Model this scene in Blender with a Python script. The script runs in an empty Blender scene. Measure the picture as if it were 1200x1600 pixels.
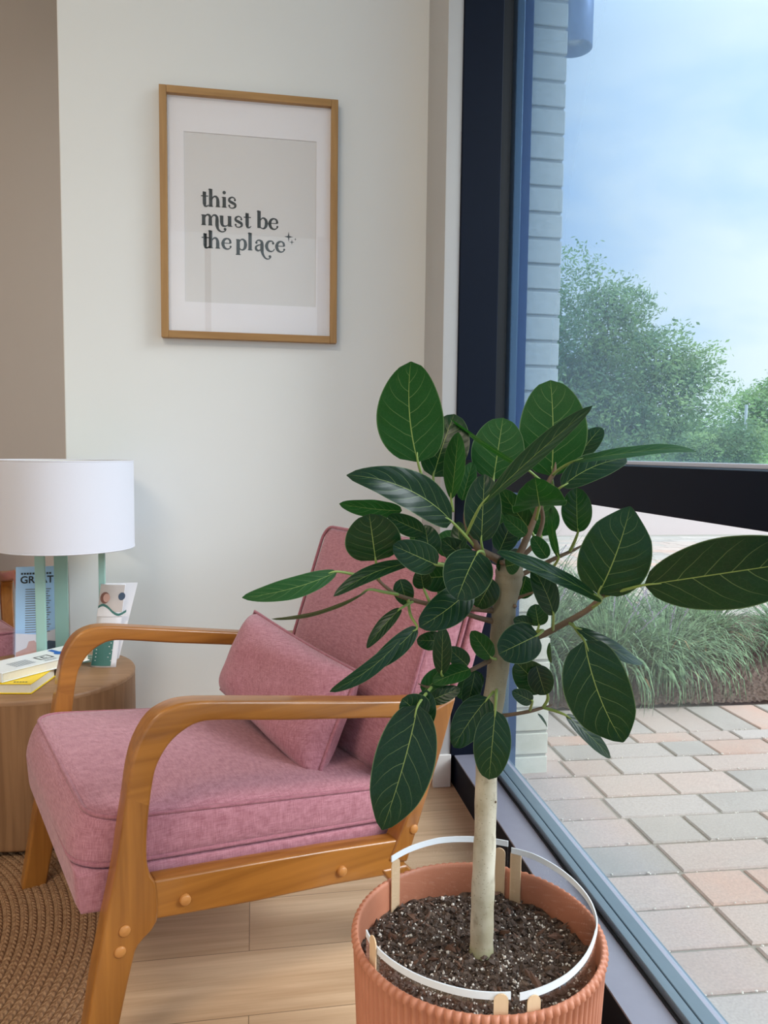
import bpy, bmesh, math, random
from mathutils import Vector, Matrix
random.seed(7)
scn = bpy.context.scene
col = scn.collection
R = math.radians

# ---------------------------------------------------------------- camera
EYE = Vector((0, 0, 1.0))
YAW, PITCH, ROLL, FPX = R(9.66), R(4.37), R(.665), 1200.0
_fw = Vector((math.sin(YAW)*math.cos(PITCH), math.cos(YAW)*math.cos(PITCH), -math.sin(PITCH)))
_r = Vector((math.cos(YAW), -math.sin(YAW), 0)); _u = _r.cross(_fw)
CR = math.cos(ROLL)*_r + math.sin(ROLL)*_u
CU = -math.sin(ROLL)*_r + math.cos(ROLL)*_u
cam_d = bpy.data.cameras.new('camera'); cam = bpy.data.objects.new('camera', cam_d); col.objects.link(cam)
M = Matrix((( CR.x, CU.x, -_fw.x, EYE.x), (CR.y, CU.y, -_fw.y, EYE.y), (CR.z, CU.z, -_fw.z, EYE.z), (0, 0, 0, 1)))
cam.matrix_world = M
cam_d.sensor_fit = 'VERTICAL'; cam_d.sensor_height = 36; cam_d.sensor_width = 27
cam_d.lens = 36*FPX/1600; cam_d.clip_start = .02; cam_d.clip_end = 300
scn.camera = cam

def ray(x, y): return _fw + (x-600)/FPX*CR - (y-800)/FPX*CU
def at(x, y, Y):
    r = ray(x, y); return EYE + r*(Y/r.y)
def atz(x, y, z):
    r = ray(x, y); return EYE + r*((z-1.0)/r.z)

# ---------------------------------------------------------------- world and light
scn.view_settings.view_transform = 'Standard'; scn.view_settings.look = 'None'
scn.view_settings.gamma = 1; scn.view_settings.use_curve_mapping = False
scn.view_settings.exposure = 0.22

class NT:
    """tiny node-tree writer"""
    def __init__(s, tree): s.t = tree; s.n = tree.nodes; s.l = tree.links
    def __call__(s, typ, ins=None, **kw):
        n = s.n.new(typ)
        for k, v in kw.items(): setattr(n, k, v)
        for k, v in (ins or {}).items():
            if isinstance(v, bpy.types.NodeSocket): s.l.new(v, n.inputs[k])
            else: n.inputs[k].default_value = v
        return n
    def math(s, op, a, b=0.0, c=0.0):
        return s('ShaderNodeMath', {0: a, 1: b, 2: c}, operation=op).outputs[0]
    def ramp(s, fac, stops, interp='LINEAR'):
        n = s('ShaderNodeValToRGB', {0: fac}); e = n.color_ramp.elements; n.color_ramp.interpolation = interp
        while len(e) < len(stops): e.new(.5)
        for i, (p, c) in enumerate(stops): e[i].position = p; e[i].color = (c[0], c[1], c[2], 1) if not isinstance(c, (int, float)) else (c, c, c, 1)
        return n.outputs[0]
    def mix(s, fac, a, b, blend='MIX'):
        n = s('ShaderNodeMix', data_type='RGBA', blend_type=blend)
        for i, v in ((0, fac), (6, a), (7, b)):
            if isinstance(v, bpy.types.NodeSocket): s.l.new(v, n.inputs[i])
            elif i == 0: n.inputs[i].default_value = v
            else: n.inputs[i].default_value = (v[0], v[1], v[2], 1)
        return n.outputs[2]

def srgb(r, g, b):
    f = lambda v: (v/255/12.92) if v/255 <= .04045 else ((v/255+.055)/1.055)**2.4
    return (f(r), f(g), f(b))

W = bpy.data.worlds.new('sky'); scn.world = W; W.use_nodes = True; W.node_tree.nodes.clear()
w = NT(W.node_tree)
gen = w('ShaderNodeTexCoord').outputs['Generated']
sep = w('ShaderNodeSeparateXYZ', {0: gen})
mp = w('ShaderNodeMapping', {0: gen, 'Scale': (1, 1, 2.2), 'Location': (.35, .1, .25)}).outputs[0]
cl = w('ShaderNodeTexNoise', {'Vector': mp, 'Scale': 2.6, 'Detail': 6.0, 'Roughness': .52, 'Distortion': .25}).outputs[0]
cl2 = w('ShaderNodeTexNoise', {'Vector': mp, 'Scale': 1.1, 'Detail': 3.0}).outputs[0]
base = w.ramp(sep.outputs[2], [(0, srgb(196, 226, 246)), (.3, srgb(172, 212, 248)), (.55, srgb(196, 226, 246)), (1, srgb(210, 230, 250))])
cloudf = w.ramp(w.math('ADD', w.math('MULTIPLY', cl, .65), w.math('MULTIPLY', cl2, .35)), [(.42, 0.0), (.58, 1.0)])
elev = w.ramp(sep.outputs[2], [(.02, .15), (.5, .75)])
cloudf = w.math('MAXIMUM', w.math('MULTIPLY', cloudf, .9), w.math('MULTIPLY', elev, .6))
skyc = w.mix(cloudf, base, srgb(236, 249, 252))
# an overcast sky is brighter towards the zenith
stren = w.ramp(sep.outputs[2], [(0, .42), (.45, .50), (.75, 1.05), (1, 1.05)])
bg = w('ShaderNodeBackground', {0: skyc, 1: w.math('MULTIPLY', stren, 2.5)})
w('ShaderNodeOutputWorld', {0: bg.outputs[0]})

def area(name, loc, rot, sx, sy, power, color):
    d = bpy.data.lights.new(name, 'AREA'); d.shape = 'RECTANGLE'; d.size = sx; d.size_y = sy
    d.energy = power; d.color = color
    o = bpy.data.objects.new(name, d); o.location = loc; o.rotation_euler = rot; col.objects.link(o); return o
# warm fill lights added overhead to brighten the room, unseen above the frame
area('ceiling_fill', (-1.3, -.6, 3.27), (0, 0, 0), 1.2, .6, 46, (1, .86, .70))
area('ceiling_fill', (-2.2, 2.8, 3.27), (0, 0, 0), .6, .6, 7, (1, .78, .58))
# hazy sun, high outside the shop front behind and right of the camera
sd = bpy.data.lights.new('sun', 'SUN'); sd.energy = 3.0; sd.angle = R(28); sd.color = (.93, .97, 1)
so = bpy.data.objects.new('sun', sd); col.objects.link(so)
so.rotation_euler = Vector((-.80, .36, -.52)).to_track_quat('-Z', 'Y').to_euler()

# ---------------------------------------------------------------- helpers
def link(o, parent=None):
    col.objects.link(o)
    if parent: o.parent = parent
    return o
def tag(o, label=None, cat=None, group=None, kind=None):
    if label: o['label'] = label
    if cat: o['category'] = cat
    if group: o['group'] = group
    if kind: o['kind'] = kind
    return o
def empty(name, loc=(0, 0, 0), rz=0):
    o = bpy.data.objects.new(name, None); o.location = loc; o.rotation_euler = (0, 0, rz); o.empty_display_size = .05
    return link(o)
def mesh_obj(name, verts, faces, mat, parent=None, smooth=True, bevel=0, subsurf=0, uvs=None, segs=2):
    me = bpy.data.meshes.new(name); me.from_pydata([tuple(v) for v in verts], [], faces)
    me.validate()
    if uvs:
        ul = me.uv_layers.new(name='UVMap')
        for lp in me.loops: ul.data[lp.index].uv = uvs[lp.vertex_index]
    bm = bmesh.new(); bm.from_mesh(me)
    if not uvs: bmesh.ops.recalc_face_normals(bm, faces=bm.faces)
    bm.to_mesh(me); bm.free()
    if smooth:
        for p in me.polygons: p.use_smooth = True
    me.materials.append(mat)
    o = bpy.data.objects.new(name, me)
    link(o, parent)
    if bevel:
        b = o.modifiers.new('bevel', 'BEVEL'); b.width = bevel; b.segments = segs; b.limit_method = 'ANGLE'; b.angle_limit = R(40)
        b.harden_normals = False
        if smooth:
            n = o.modifiers.new('wn', 'WEIGHTED_NORMAL'); n.keep_sharp = False
    if subsurf:
        s = o.modifiers.new('sub', 'SUBSURF'); s.levels = subsurf; s.render_levels = subsurf
    return o
class MB:
    def __init__(s): s.v = []; s.f = []
    def add(s, v, f):
        k = len(s.v); s.v += [tuple(p) for p in v]; s.f += [tuple(i+k for i in q) for q in f]; return s
    def box(s, a, b):
        (x0, y0, z0), (x1, y1, z1) = a, b
        v = [(x0,y0,z0),(x1,y0,z0),(x1,y1,z0),(x0,y1,z0),(x0,y0,z1),(x1,y0,z1),(x1,y1,z1),(x0,y1,z1)]
        return s.add(v, [(0,3,2,1),(4,5,6,7),(0,1,5,4),(1,2,6,5),(2,3,7,6),(3,0,4,7)])
    def hexa(s, pts):
        return s.add(pts, [(0,3,2,1),(4,5,6,7),(0,1,5,4),(1,2,6,5),(2,3,7,6),(3,0,4,7)])
    def tube(s, pts, rad, n=10, closed=False, cap=True):
        pts = [Vector(p) for p in pts]; N = len(pts)
        if not isinstance(rad, (list, tuple)): rad = [rad]*N
        rings = []; up = None
        for i, p in enumerate(pts):
            a = pts[(i-1) % N] if (closed or i > 0) else p
            b = pts[(i+1) % N] if (closed or i < N-1) else p
            t = (b-a).normalized()
            if up is None:
                up = Vector((0, 0, 1)) if abs(t.z) < .9 else Vector((1, 0, 0))
            x = up - t*up.dot(t)
            if x.length < 1e-5: x = t.orthogonal()
            x.normalize(); y = t.cross(x); up = x
            rings.append([p + (x*math.cos(2*math.pi*k/n) + y*math.sin(2*math.pi*k/n))*rad[i] for k in range(n)])
        v = [q for r_ in rings for q in r_]; f = []
        for i in range(N if closed else N-1):
            j = (i+1) % N
            for k in range(n):
                f.append((i*n+k, i*n+(k+1) % n, j*n+(k+1) % n, j*n+k))
        if not closed and cap:
            f.append(tuple(range(n-1, -1, -1))); f.append(tuple((N-1)*n+k for k in range(n)))
        return s.add(v, f)
    def lathe(s, prof, c=(0, 0, 0), n=48, close=False):
        v = []; f = []; m = len(prof)
        for k in range(n):
            a = 2*math.pi*k/n
            for r_, z in prof: v.append((c[0]+r_*math.cos(a), c[1]+r_*math.sin(a), c[2]+z))
        for k in range(n):
            for i in range(m if close else m-1):
                f.append((k*m+i, ((k+1) % n)*m+i, ((k+1) % n)*m+(i+1) % m, k*m+(i+1) % m))
        return s.add(v, f)
    def build(s, name, mat, parent=None, **kw): return mesh_obj(name, s.v, s.f, mat, parent, **kw)
def box(name, a, b, mat, parent=None, bevel=0, **kw): return MB().box(a, b).build(name, mat, parent, bevel=bevel, smooth=bevel > 0, **kw)
def struct(o): o['kind'] = 'structure'; return o
def smooth_path(pts, n=6):
    P = [Vector(p) for p in pts]; out = []
    for i in range(len(P)-1):
        p0 = P[max(i-1, 0)]; p1 = P[i]; p2 = P[i+1]; p3 = P[min(i+2, len(P)-1)]
        for k in range(n):
            t = k/n
            out.append(.5*((2*p1)+(-p0+p2)*t+(2*p0-5*p1+4*p2-p3)*t*t+(-p0+3*p1-3*p2+p3)*t**3))
    out.append(P[-1]); return out

# ---------------------------------------------------------------- materials
def new_mat(name):
    m = bpy.data.materials.new(name); m.use_nodes = True; m.node_tree.nodes.clear()
    return m, NT(m.node_tree)
def principled(n, **k):
    ins = {}
    names = dict(color='Base Color', rough='Roughness', metal='Metallic', normal='Normal', spec='Specular IOR Level', alpha='Alpha', sheen='Sheen Weight', coat='Coat Weight', trans='Transmission Weight', sub='Subsurface Weight')
    for a, v in k.items():
        if a == 'color' and isinstance(v, tuple): v = (v[0], v[1], v[2], 1)
        ins[names[a]] = v
    b = n('ShaderNodeBsdfPrincipled', ins); n('ShaderNodeOutputMaterial', {0: b.outputs[0]}); return b
def plain(name, color, rough=.6, metal=0, noise=0, nscale=40, bump=0, **k):
    m, n = new_mat(name)
    oc = n('ShaderNodeTexCoord').outputs['Object']
    c = color
    if noise:
        f = n('ShaderNodeTexNoise', {'Vector': oc, 'Scale': nscale, 'Detail': 4.0}).outputs[0]
        c = n.mix(f, tuple(v*(1-noise) for v in color), tuple(min(1, v*(1+noise)) for v in color))
    kw = dict(color=c, rough=rough, metal=metal, **k)
    if bump:
        f2 = n('ShaderNodeTexNoise', {'Vector': oc, 'Scale': nscale*3, 'Detail': 3.0}).outputs[0]
        kw['normal'] = n('ShaderNodeBump', {'Height': f2, 'Strength': bump, 'Distance': .002}).outputs[0]
    principled(n, **kw); return m
def wood(name, c1, c2, axis, rough=.4, scale=1.0, bump=.1, coat=0):
    """grain runs along axis (object space)"""
    m, n = new_mat(name)
    oc = n('ShaderNodeTexCoord').outputs['Object']
    sc = [60*scale]*3; sc[axis] = 3.5*scale
    mpn = n('ShaderNodeMapping', {0: oc, 'Scale': tuple(sc)}).outputs[0]
    f = n('ShaderNodeTexNoise', {'Vector': mpn, 'Scale': 1.0, 'Detail': 5.0, 'Distortion': .6}).outputs[0]
    sc2 = [14*scale]*3; sc2[axis] = 1.5*scale
    f2 = n('ShaderNodeTexNoise', {'Vector': n('ShaderNodeMapping', {0: oc, 'Scale': tuple(sc2)}).outputs[0], 'Scale': 1.0, 'Detail': 3.0}).outputs[0]
    fac = n.ramp(n.math('ADD', n.math('MULTIPLY', f, .6), n.math('MULTIPLY', f2, .4)), [(.3, 0.0), (.7, 1.0)])
    c = n.mix(fac, c1, c2)
    bn = n('ShaderNodeBump', {'Height': f, 'Strength': bump, 'Distance': .001}).outputs[0]
    principled(n, color=c, rough=rough, normal=bn, coat=coat); return m
def fabric(name, c1, c2):
    m, n = new_mat(name)
    oc = n('ShaderNodeTexCoord').outputs['Object']
    fs = []
    for sc in ((60, 60, 820), (60, 820, 60), (820, 60, 60)):
        fs.append(n('ShaderNodeTexNoise', {'Vector': n('ShaderNodeMapping', {0: oc, 'Scale': sc}).outputs[0], 'Scale': 1.0, 'Detail': 3.0}).outputs[0])
    s_ = n.math('ADD', n.math('ADD', fs[0], fs[1]), fs[2])
    fac = n.ramp(n.math('DIVIDE', s_, 3.0), [(.38, 0.0), (.62, 1.0)])
    c = n.mix(fac, c1, c2)
    bn = n('ShaderNodeBump', {'Height': s_, 'Strength': .45, 'Distance': .0012}).outputs[0]
    principled(n, color=c, rough=.9, spec=.2, normal=bn, sheen=.25); return m

wall_paint = plain('wall_paint', srgb(226, 227, 225), .55, noise=.01, nscale=6, bump=.03)
shaded_wall_paint = plain('shaded_wall_paint', srgb(172, 160, 150), .6, noise=.01, nscale=6)  # wall colour darkened and browned: the shade of the passage is painted in
white_trim = plain('white_trim', srgb(226, 222, 216), .45)
navy_metal = plain('navy_metal', srgb(8, 17, 33), .6, metal=.0, noise=.05, spec=.15)
sill_metal = plain('sill_metal', srgb(146, 146, 160), .35, metal=.2, noise=.05)
outer_metal = plain('outer_metal', srgb(112, 130, 142), .35, metal=.3, noise=.06)
dark_gap = plain('dark_gap', srgb(12, 14, 20), .6)
pink_fabric = fabric('pink_fabric', srgb(158, 98, 110), srgb(196, 138, 148))
piping_fabric = fabric('piping_fabric', srgb(150, 92, 104), srgb(180, 120, 130))
chair_wood = wood('chair_wood', srgb(130, 78, 27), srgb(178, 116, 48), 2, .32, coat=.25)
chair_wood_h = wood('chair_wood_along', srgb(130, 78, 27), srgb(178, 116, 48), 0, .32, coat=.25)
dowel_wood = plain('dowel_wood', srgb(190, 128, 66), .4, noise=.08)
table_side = wood('table_side_wood', srgb(116, 80, 50), srgb(160, 118, 80), 2, .5)
table_topm = wood('table_top_wood', srgb(140, 102, 70), srgb(178, 138, 102), 0, .45)
frame_wood = wood('frame_wood', srgb(146, 106, 56), srgb(176, 134, 80), 2, .45)
teal_metal = plain('teal_metal', srgb(150, 186, 176), .4, noise=.03)
shade_cloth = plain('shade_cloth', srgb(214, 214, 222), .85, noise=.015, nscale=300)
shade_lining = plain('shade_lining', srgb(225, 222, 200), .8)
mat_white = plain('mount_board', srgb(236, 232, 234), .8)
print_grey = plain('print_paper', srgb(218, 214, 212), .7)
ink = plain('ink', srgb(40, 46, 48), .7)
book_white = plain('book_cover_white', srgb(236, 240, 240), .3)
paper = plain('paper', srgb(232, 224, 204), .8, noise=.04, nscale=200)
yellow = plain('yellow_cover', srgb(250, 214, 0), .35)
blue_ink = plain('blue_ink', srgb(20, 100, 190), .4)
teal_ink = plain('teal_ink', srgb(110, 190, 205), .4)
grey_ink = plain('grey_ink', srgb(110, 120, 128), .6)
green_ink = plain('green_ink', srgb(60, 112, 104), .5)
skin_ink = plain('skin_tone_ink', srgb(206, 160, 146), .5, noise=.1, nscale=60)
dark_ink = plain('dark_blue_ink', srgb(60, 76, 96), .5)
leaflet_white = plain('leaflet_paper', srgb(226, 222, 224), .35)
leaflet_blue = plain('leaflet_blue_paper', srgb(160, 196, 232), .3)
leaflet_beige = plain('leaflet_photo_beige', srgb(196, 184, 178), .4, noise=.06, nscale=40)
popsicle = wood('craft_stick_wood', srgb(222, 188, 148), srgb(238, 208, 172), 2, .6)
outdoor_lamp_metal = plain('outdoor_lamp_metal', srgb(150, 170, 200), .4, metal=.3)

def terracotta_mat():
    m, n = new_mat('terracotta_plastic')
    oc = n('ShaderNodeTexCoord').outputs['Object']
    f = n('ShaderNodeTexNoise', {'Vector': oc, 'Scale': 25.0, 'Detail': 5.0}).outputs[0]
    c = n.mix(f, srgb(180, 112, 84), srgb(204, 136, 106))
    principled(n, color=c, rough=.5); return m
terracotta = terracotta_mat()
def floor_mat():
    m, n = new_mat('oak_planks')
    oc = n('ShaderNodeTexCoord').outputs['Object']
    mpn = n('ShaderNodeMapping', {0: oc, 'Location': (.01, .126, 0)}).outputs[0]
    br = n('ShaderNodeTexBrick', {'Vector': mpn, 'Color1': (0, 0, 0, 1), 'Color2': (1, 1, 1, 1), 'Mortar': (.5, .5, .5, 1), 'Scale': 1.0, 'Mortar Size': .0009, 'Mortar Smooth': .1, 'Bias': 0.0, 'Brick Width': 1.22, 'Row Height': .18}, offset=.37, squash=1.0)
    tone = n('ShaderNodeSeparateColor', {0: br.outputs[0]}).outputs[0]
    off = n('ShaderNodeCombineXYZ', {0: n.math('MULTIPLY', tone, 7.0), 1: n.math('MULTIPLY', tone, 3.0)}).outputs[0]
    v = n('ShaderNodeVectorMath', {0: oc, 1: off}, operation='ADD').outputs[0]
    g1 = n('ShaderNodeTexNoise', {'Vector': n('ShaderNodeMapping', {0: v, 'Scale': (1.6, 24, 1)}).outputs[0], 'Scale': 1.0, 'Detail': 6.0, 'Distortion': 1.2}).outputs[0]
    g2 = n('ShaderNodeTexNoise', {'Vector': n('ShaderNodeMapping', {0: v, 'Scale': (5, 160, 1)}).outputs[0], 'Scale': 1.0, 'Detail': 4.0}).outputs[0]
    g = n.math('ADD', n.math('MULTIPLY', g1, .7), n.math('MULTIPLY', g2, .3))
    c = n.mix(n.ramp(g, [(.3, 0.0), (.68, 1.0)]), srgb(188, 152, 116), srgb(224, 192, 156))
    c = n.mix(n.math('MULTIPLY', tone, .3), c, srgb(162, 138, 112))
    c = n.mix(n.math('MULTIPLY', br.outputs['Fac'], .8), c, srgb(110, 86, 62))
    bn = n('ShaderNodeBump', {'Height': n.math('SUBTRACT', g2, br.outputs['Fac']), 'Strength': .15, 'Distance': .001}).outputs[0]
    principled(n, color=c, rough=.42, normal=bn); return m
def jute_mat():
    m, n = new_mat('braided_jute')
    oc = n('ShaderNodeTexCoord').outputs['Object']
    s = n('ShaderNodeSeparateXYZ', {0: oc})
    x, y = s.outputs[0], s.outputs[1]
    r_ = n.math('SQRT', n.math('ADD', n.math('MULTIPLY', x, x), n.math('MULTIPLY', y, y)))
    a = n.math('ARCTAN2', y, x)
    rr = n.math('DIVIDE', r_, .0165)
    fr = n.math('FRACT', rr); ring = n.math('FLOOR', rr)
    side = n.math('ABSOLUTE', n.math('SUBTRACT', fr, .5))
    ph = n.math('ADD', n.math('MULTIPLY', n.math('MULTIPLY', a, n.math('MULTIPLY', n.math('ADD', ring, .5), .0165)), 2*math.pi/.0125), n.math('MULTIPLY', side, 7.0))
    ph = n.math('ADD', ph, n.math('MULTIPLY', ring, 2.1))
    ch = n.math('MULTIPLY_ADD', n.math('SINE', ph), .5, .5)
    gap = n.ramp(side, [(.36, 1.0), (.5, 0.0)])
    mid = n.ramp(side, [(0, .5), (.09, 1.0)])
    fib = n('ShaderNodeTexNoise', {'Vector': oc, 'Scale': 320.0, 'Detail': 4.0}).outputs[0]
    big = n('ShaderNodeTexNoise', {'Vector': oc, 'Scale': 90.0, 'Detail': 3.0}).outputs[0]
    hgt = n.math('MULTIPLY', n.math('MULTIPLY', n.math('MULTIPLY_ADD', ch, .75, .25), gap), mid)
    hgt2 = n.math('ADD', hgt, n.math('MULTIPLY', fib, .35))
    c = n.mix(n.ramp(n.math('ADD', n.math('MULTIPLY', fib, .5), n.math('MULTIPLY', big, .5)), [(.35, 0.0), (.65, 1.0)]), srgb(138, 102, 74), srgb(190, 152, 116))
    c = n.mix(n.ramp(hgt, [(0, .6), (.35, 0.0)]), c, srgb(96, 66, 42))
    bn = n('ShaderNodeBump', {'Height': hgt2, 'Strength': 1.0, 'Distance': .0035}).outputs[0]
    principled(n, color=c, rough=.95, spec=.1, normal=bn); return m
def glass_mat(name, tint, refl, tintcol=(.85, .92, 1), gcol=(.8, .9, 1), rough=0.0, power=5.0, oblique=(1, 1, 1)):
    m, n = new_mat(name)
    fc = n('ShaderNodeLayerWeight', {0: .5}).outputs['Facing']
    fr = n.math('MULTIPLY_ADD', n.math('POWER', fc, power), .96, .04)
    tc = tuple(v*tint for v in tintcol)
    # a coated pane looks bluer the more obliquely one looks through it
    tr = n('ShaderNodeBsdfTransparent', {0: n.mix(n.ramp(fc, [(.42, 0.0), (.72, 1.0)]), tc, tuple(a_*b_ for a_, b_ in zip(tc, oblique)))})
    gl = n('ShaderNodeBsdfGlossy', {0: (*gcol, 1), 1: rough})
    mx = n('ShaderNodeMixShader', {0: n.math('MINIMUM', n.math('MULTIPLY', fr, refl), 1.0), 1: tr.outputs[0], 2: gl.outputs[0]})
    n('ShaderNodeOutputMaterial', {0: mx.outputs[0]}); return m
window_glass = glass_mat('window_glass', .98, .8, (.98, .99, 1), (.85, .95, 1), .22, 3.6)
window_glass_blue = glass_mat('window_glass_blue', .99, .95, (.97, .99, 1), (.6, .8, 1), .3, 3.0, (.74, .85, 1.0))
picture_glass = glass_mat('picture_glass', .99, .8, (1, 1, 1), (1, 1, 1))
clear_plastic = glass_mat('clear_plastic', .98, 1.0, (1, 1, 1), (1, 1, 1))
acrylic = glass_mat('acrylic', .98, .9, (.98, .98, 1), (1, 1, 1))
white_tape = plain('white_edge_tape', srgb(232, 238, 244), .4)

# ---------------------------------------------------------------- the room shell
WY = 2.43            # wall with the picture
GX = .735            # glass plane
box_ = lambda n, a, b, m, **k: struct(box(n, a, b, m, **k))
fl = box_('floor', (-3.2, -3.6, -.12), (.60, 4.6, 0), floor_mat())
box_('ceiling', (-3.3, -3.7, 3.3), (.75, 4.7, 3.4), wall_paint)
cx_ = at(96, 400, WY).x
box_('wall_front', (cx_, WY, 0), (.74, WY+.16, 3.3), wall_paint, bevel=.004)
box_('wall_back', (-3.3, -3.72, 0), (-2.9, -3.6, 3.3), wall_paint)
box_('wall_far', (-3.3, 4.6, 0), (.75, 4.72, 3.3), shaded_wall_paint)
box_('wall_left', (-3.32, -3.72, 0), (-3.2, 4.72, 3.3), wall_paint)
# passage wall behind the corner
box_('wall_recess', (-3.2, 3.55, 0), (.74, 3.65, 3.3), shaded_wall_paint)
# boxed-out pier between wall and window
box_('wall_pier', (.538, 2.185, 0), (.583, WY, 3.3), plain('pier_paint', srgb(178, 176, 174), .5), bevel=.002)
box_('baseboard_pier', (.530, 2.177, 0), (.584, 2.195, .10), white_trim, bevel=.002)
box_('baseboard_front', (cx_+.002, WY-.012, 0), (.538, WY, .10), white_trim, bevel=.002)

# window wall: sill curb, corner mullion, rail, glass
# the sill: dark inner upstand, flat grey top, glazing beads
win = struct(box('window_1', (.595, -3.6, 0), (.600, 2.42, .092), navy_metal))
st = box('window_sill', (.595, -3.6, .092), (.745, 2.42, .096), sill_metal, win)
box('sill_core', (.600, -3.6, -.06), (.742, 2.42, .092), navy_metal, win)
box('glazing_gasket', (.668, -3.6, .096), (.674, 2.18, .099), dark_gap, win)
box('glazing_bead', (.674, -3.6, .096), (.694, 2.18, .112), outer_metal, win, bevel=.003)
box('glazing_gasket', (.694, -3.6, .096), (.700, 2.18, .100), dark_gap, win)
box('glazing_bead', (.700, -3.6, .096), (.728, 2.18, .106), outer_metal, win, bevel=.002)
box('outer_sill', (.742, -3.6, -.06), (.772, 2.30, .070), outer_metal, win, bevel=.003)
box('mullion', (.583, 2.18, .094), (.700, 2.42, 3.3), navy_metal, win, bevel=.003)
box('mullion', (.700, 2.20, .094), (.745, 2.42, 3.3), dark_gap, win)
box('outer_frame', (.742, 2.19, .0), (.765, 2.42, 2.9), outer_metal, win, bevel=.003)
box('outer_frame', (.765, 2.215, .0), (.80, 2.42, 2.9), plain('outer_frame_blue', srgb(76, 94, 126), .6), win, bevel=.002)
box('mullion', (.60, -.95, .094), (.745, -.87, 3.3), navy_metal, win, bevel=.003)
box('rail', (.60, -.87, .912), (.733, 2.18, .984), navy_metal, win, bevel=.002)
box('rail_bead', (.690, -.87, .984), (.731, 2.18, .991), plain('pale_bead', srgb(214, 218, 236), .3), win, bevel=.001)
box('rail', (.60, -3.6, .912), (.733, -.95, .984), navy_metal, win, bevel=.002)
box('pane', (.733, -.87, .106), (.737, 2.20, .912), window_glass, win)
box('pane', (.733, -.87, .990), (.737, 2.20, 3.3), window_glass_blue, win)
box('pane', (.733, -3.6, .106), (.737, -.95, 3.3), window_glass, win)
# rear shop front, behind the camera
win2 = struct(box('window_2', (-2.9, -3.66, 0), (.74, -3.60, .10), navy_metal))
for x in (-2.9, -1.7, -.5, .68): box('mullion', (x, -3.66, .10), (x+.06, -3.60, 3.3), navy_metal, win2)
box('pane', (-2.9, -3.635, .10), (.74, -3.631, 3.3), window_glass, win2)

# ---------------------------------------------------------------- armchair
KC = 1.07
def ks(s, z): return (KC*s, 1-KC*(1-z))
CH_ORG = Vector((-.102*KC, 1.174*KC, 0)); CH_RZ = math.atan2(.384, .923)
def strip(pairs, t0, t1, raw=True, cap0=True, cap1=True):
    """a flat wooden member: paired outer and inner outline points in the side plane, given a thickness"""
    b = MB(); v = []; n = len(pairs)
    for (o, i) in pairs:
        o = ks(*o) if raw else o; i = ks(*i) if raw else i
        v += [(o[0], t0, o[1]), (i[0], t0, i[1]), (i[0], t1, i[1]), (o[0], t1, o[1])]
    f = []
    for k in range(n-1):
        a = 4*k; c = a+4
        for j in range(4): f.append((a+j, a+(j+1) % 4, c+(j+1) % 4, c+j))
    if cap0: f.append((0, 3, 2, 1))
    if cap1: f.append((4*n-4, 4*n-3, 4*n-2, 4*n-1))
    return b.add(v, f)
def smooth_pairs(pairs, n=4):
    o = smooth_path([(p[0][0], 0, p[0][1]) for p in pairs], n); i = smooth_path([(p[1][0], 0, p[1][1]) for p in pairs], n)
    return [((a.x, a.z), (b.x, b.z)) for a, b in zip(o, i)]
def lerp(a, b, t): return a+(b-a)*t
def tri(c, q):
    """c: 8 corners (x-,y-,z-),(x+,y-,z-),(x+,y+,z-),(x-,y+,z-), then z+"""
    u, v, w_ = [(k+1)/2 for k in q]
    lo = lerp(lerp(c[0], c[1], u), lerp(c[3], c[2], u), v); hi = lerp(lerp(c[4], c[5], u), lerp(c[7], c[6], u), v)
    return lerp(lo, hi, w_)
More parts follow.
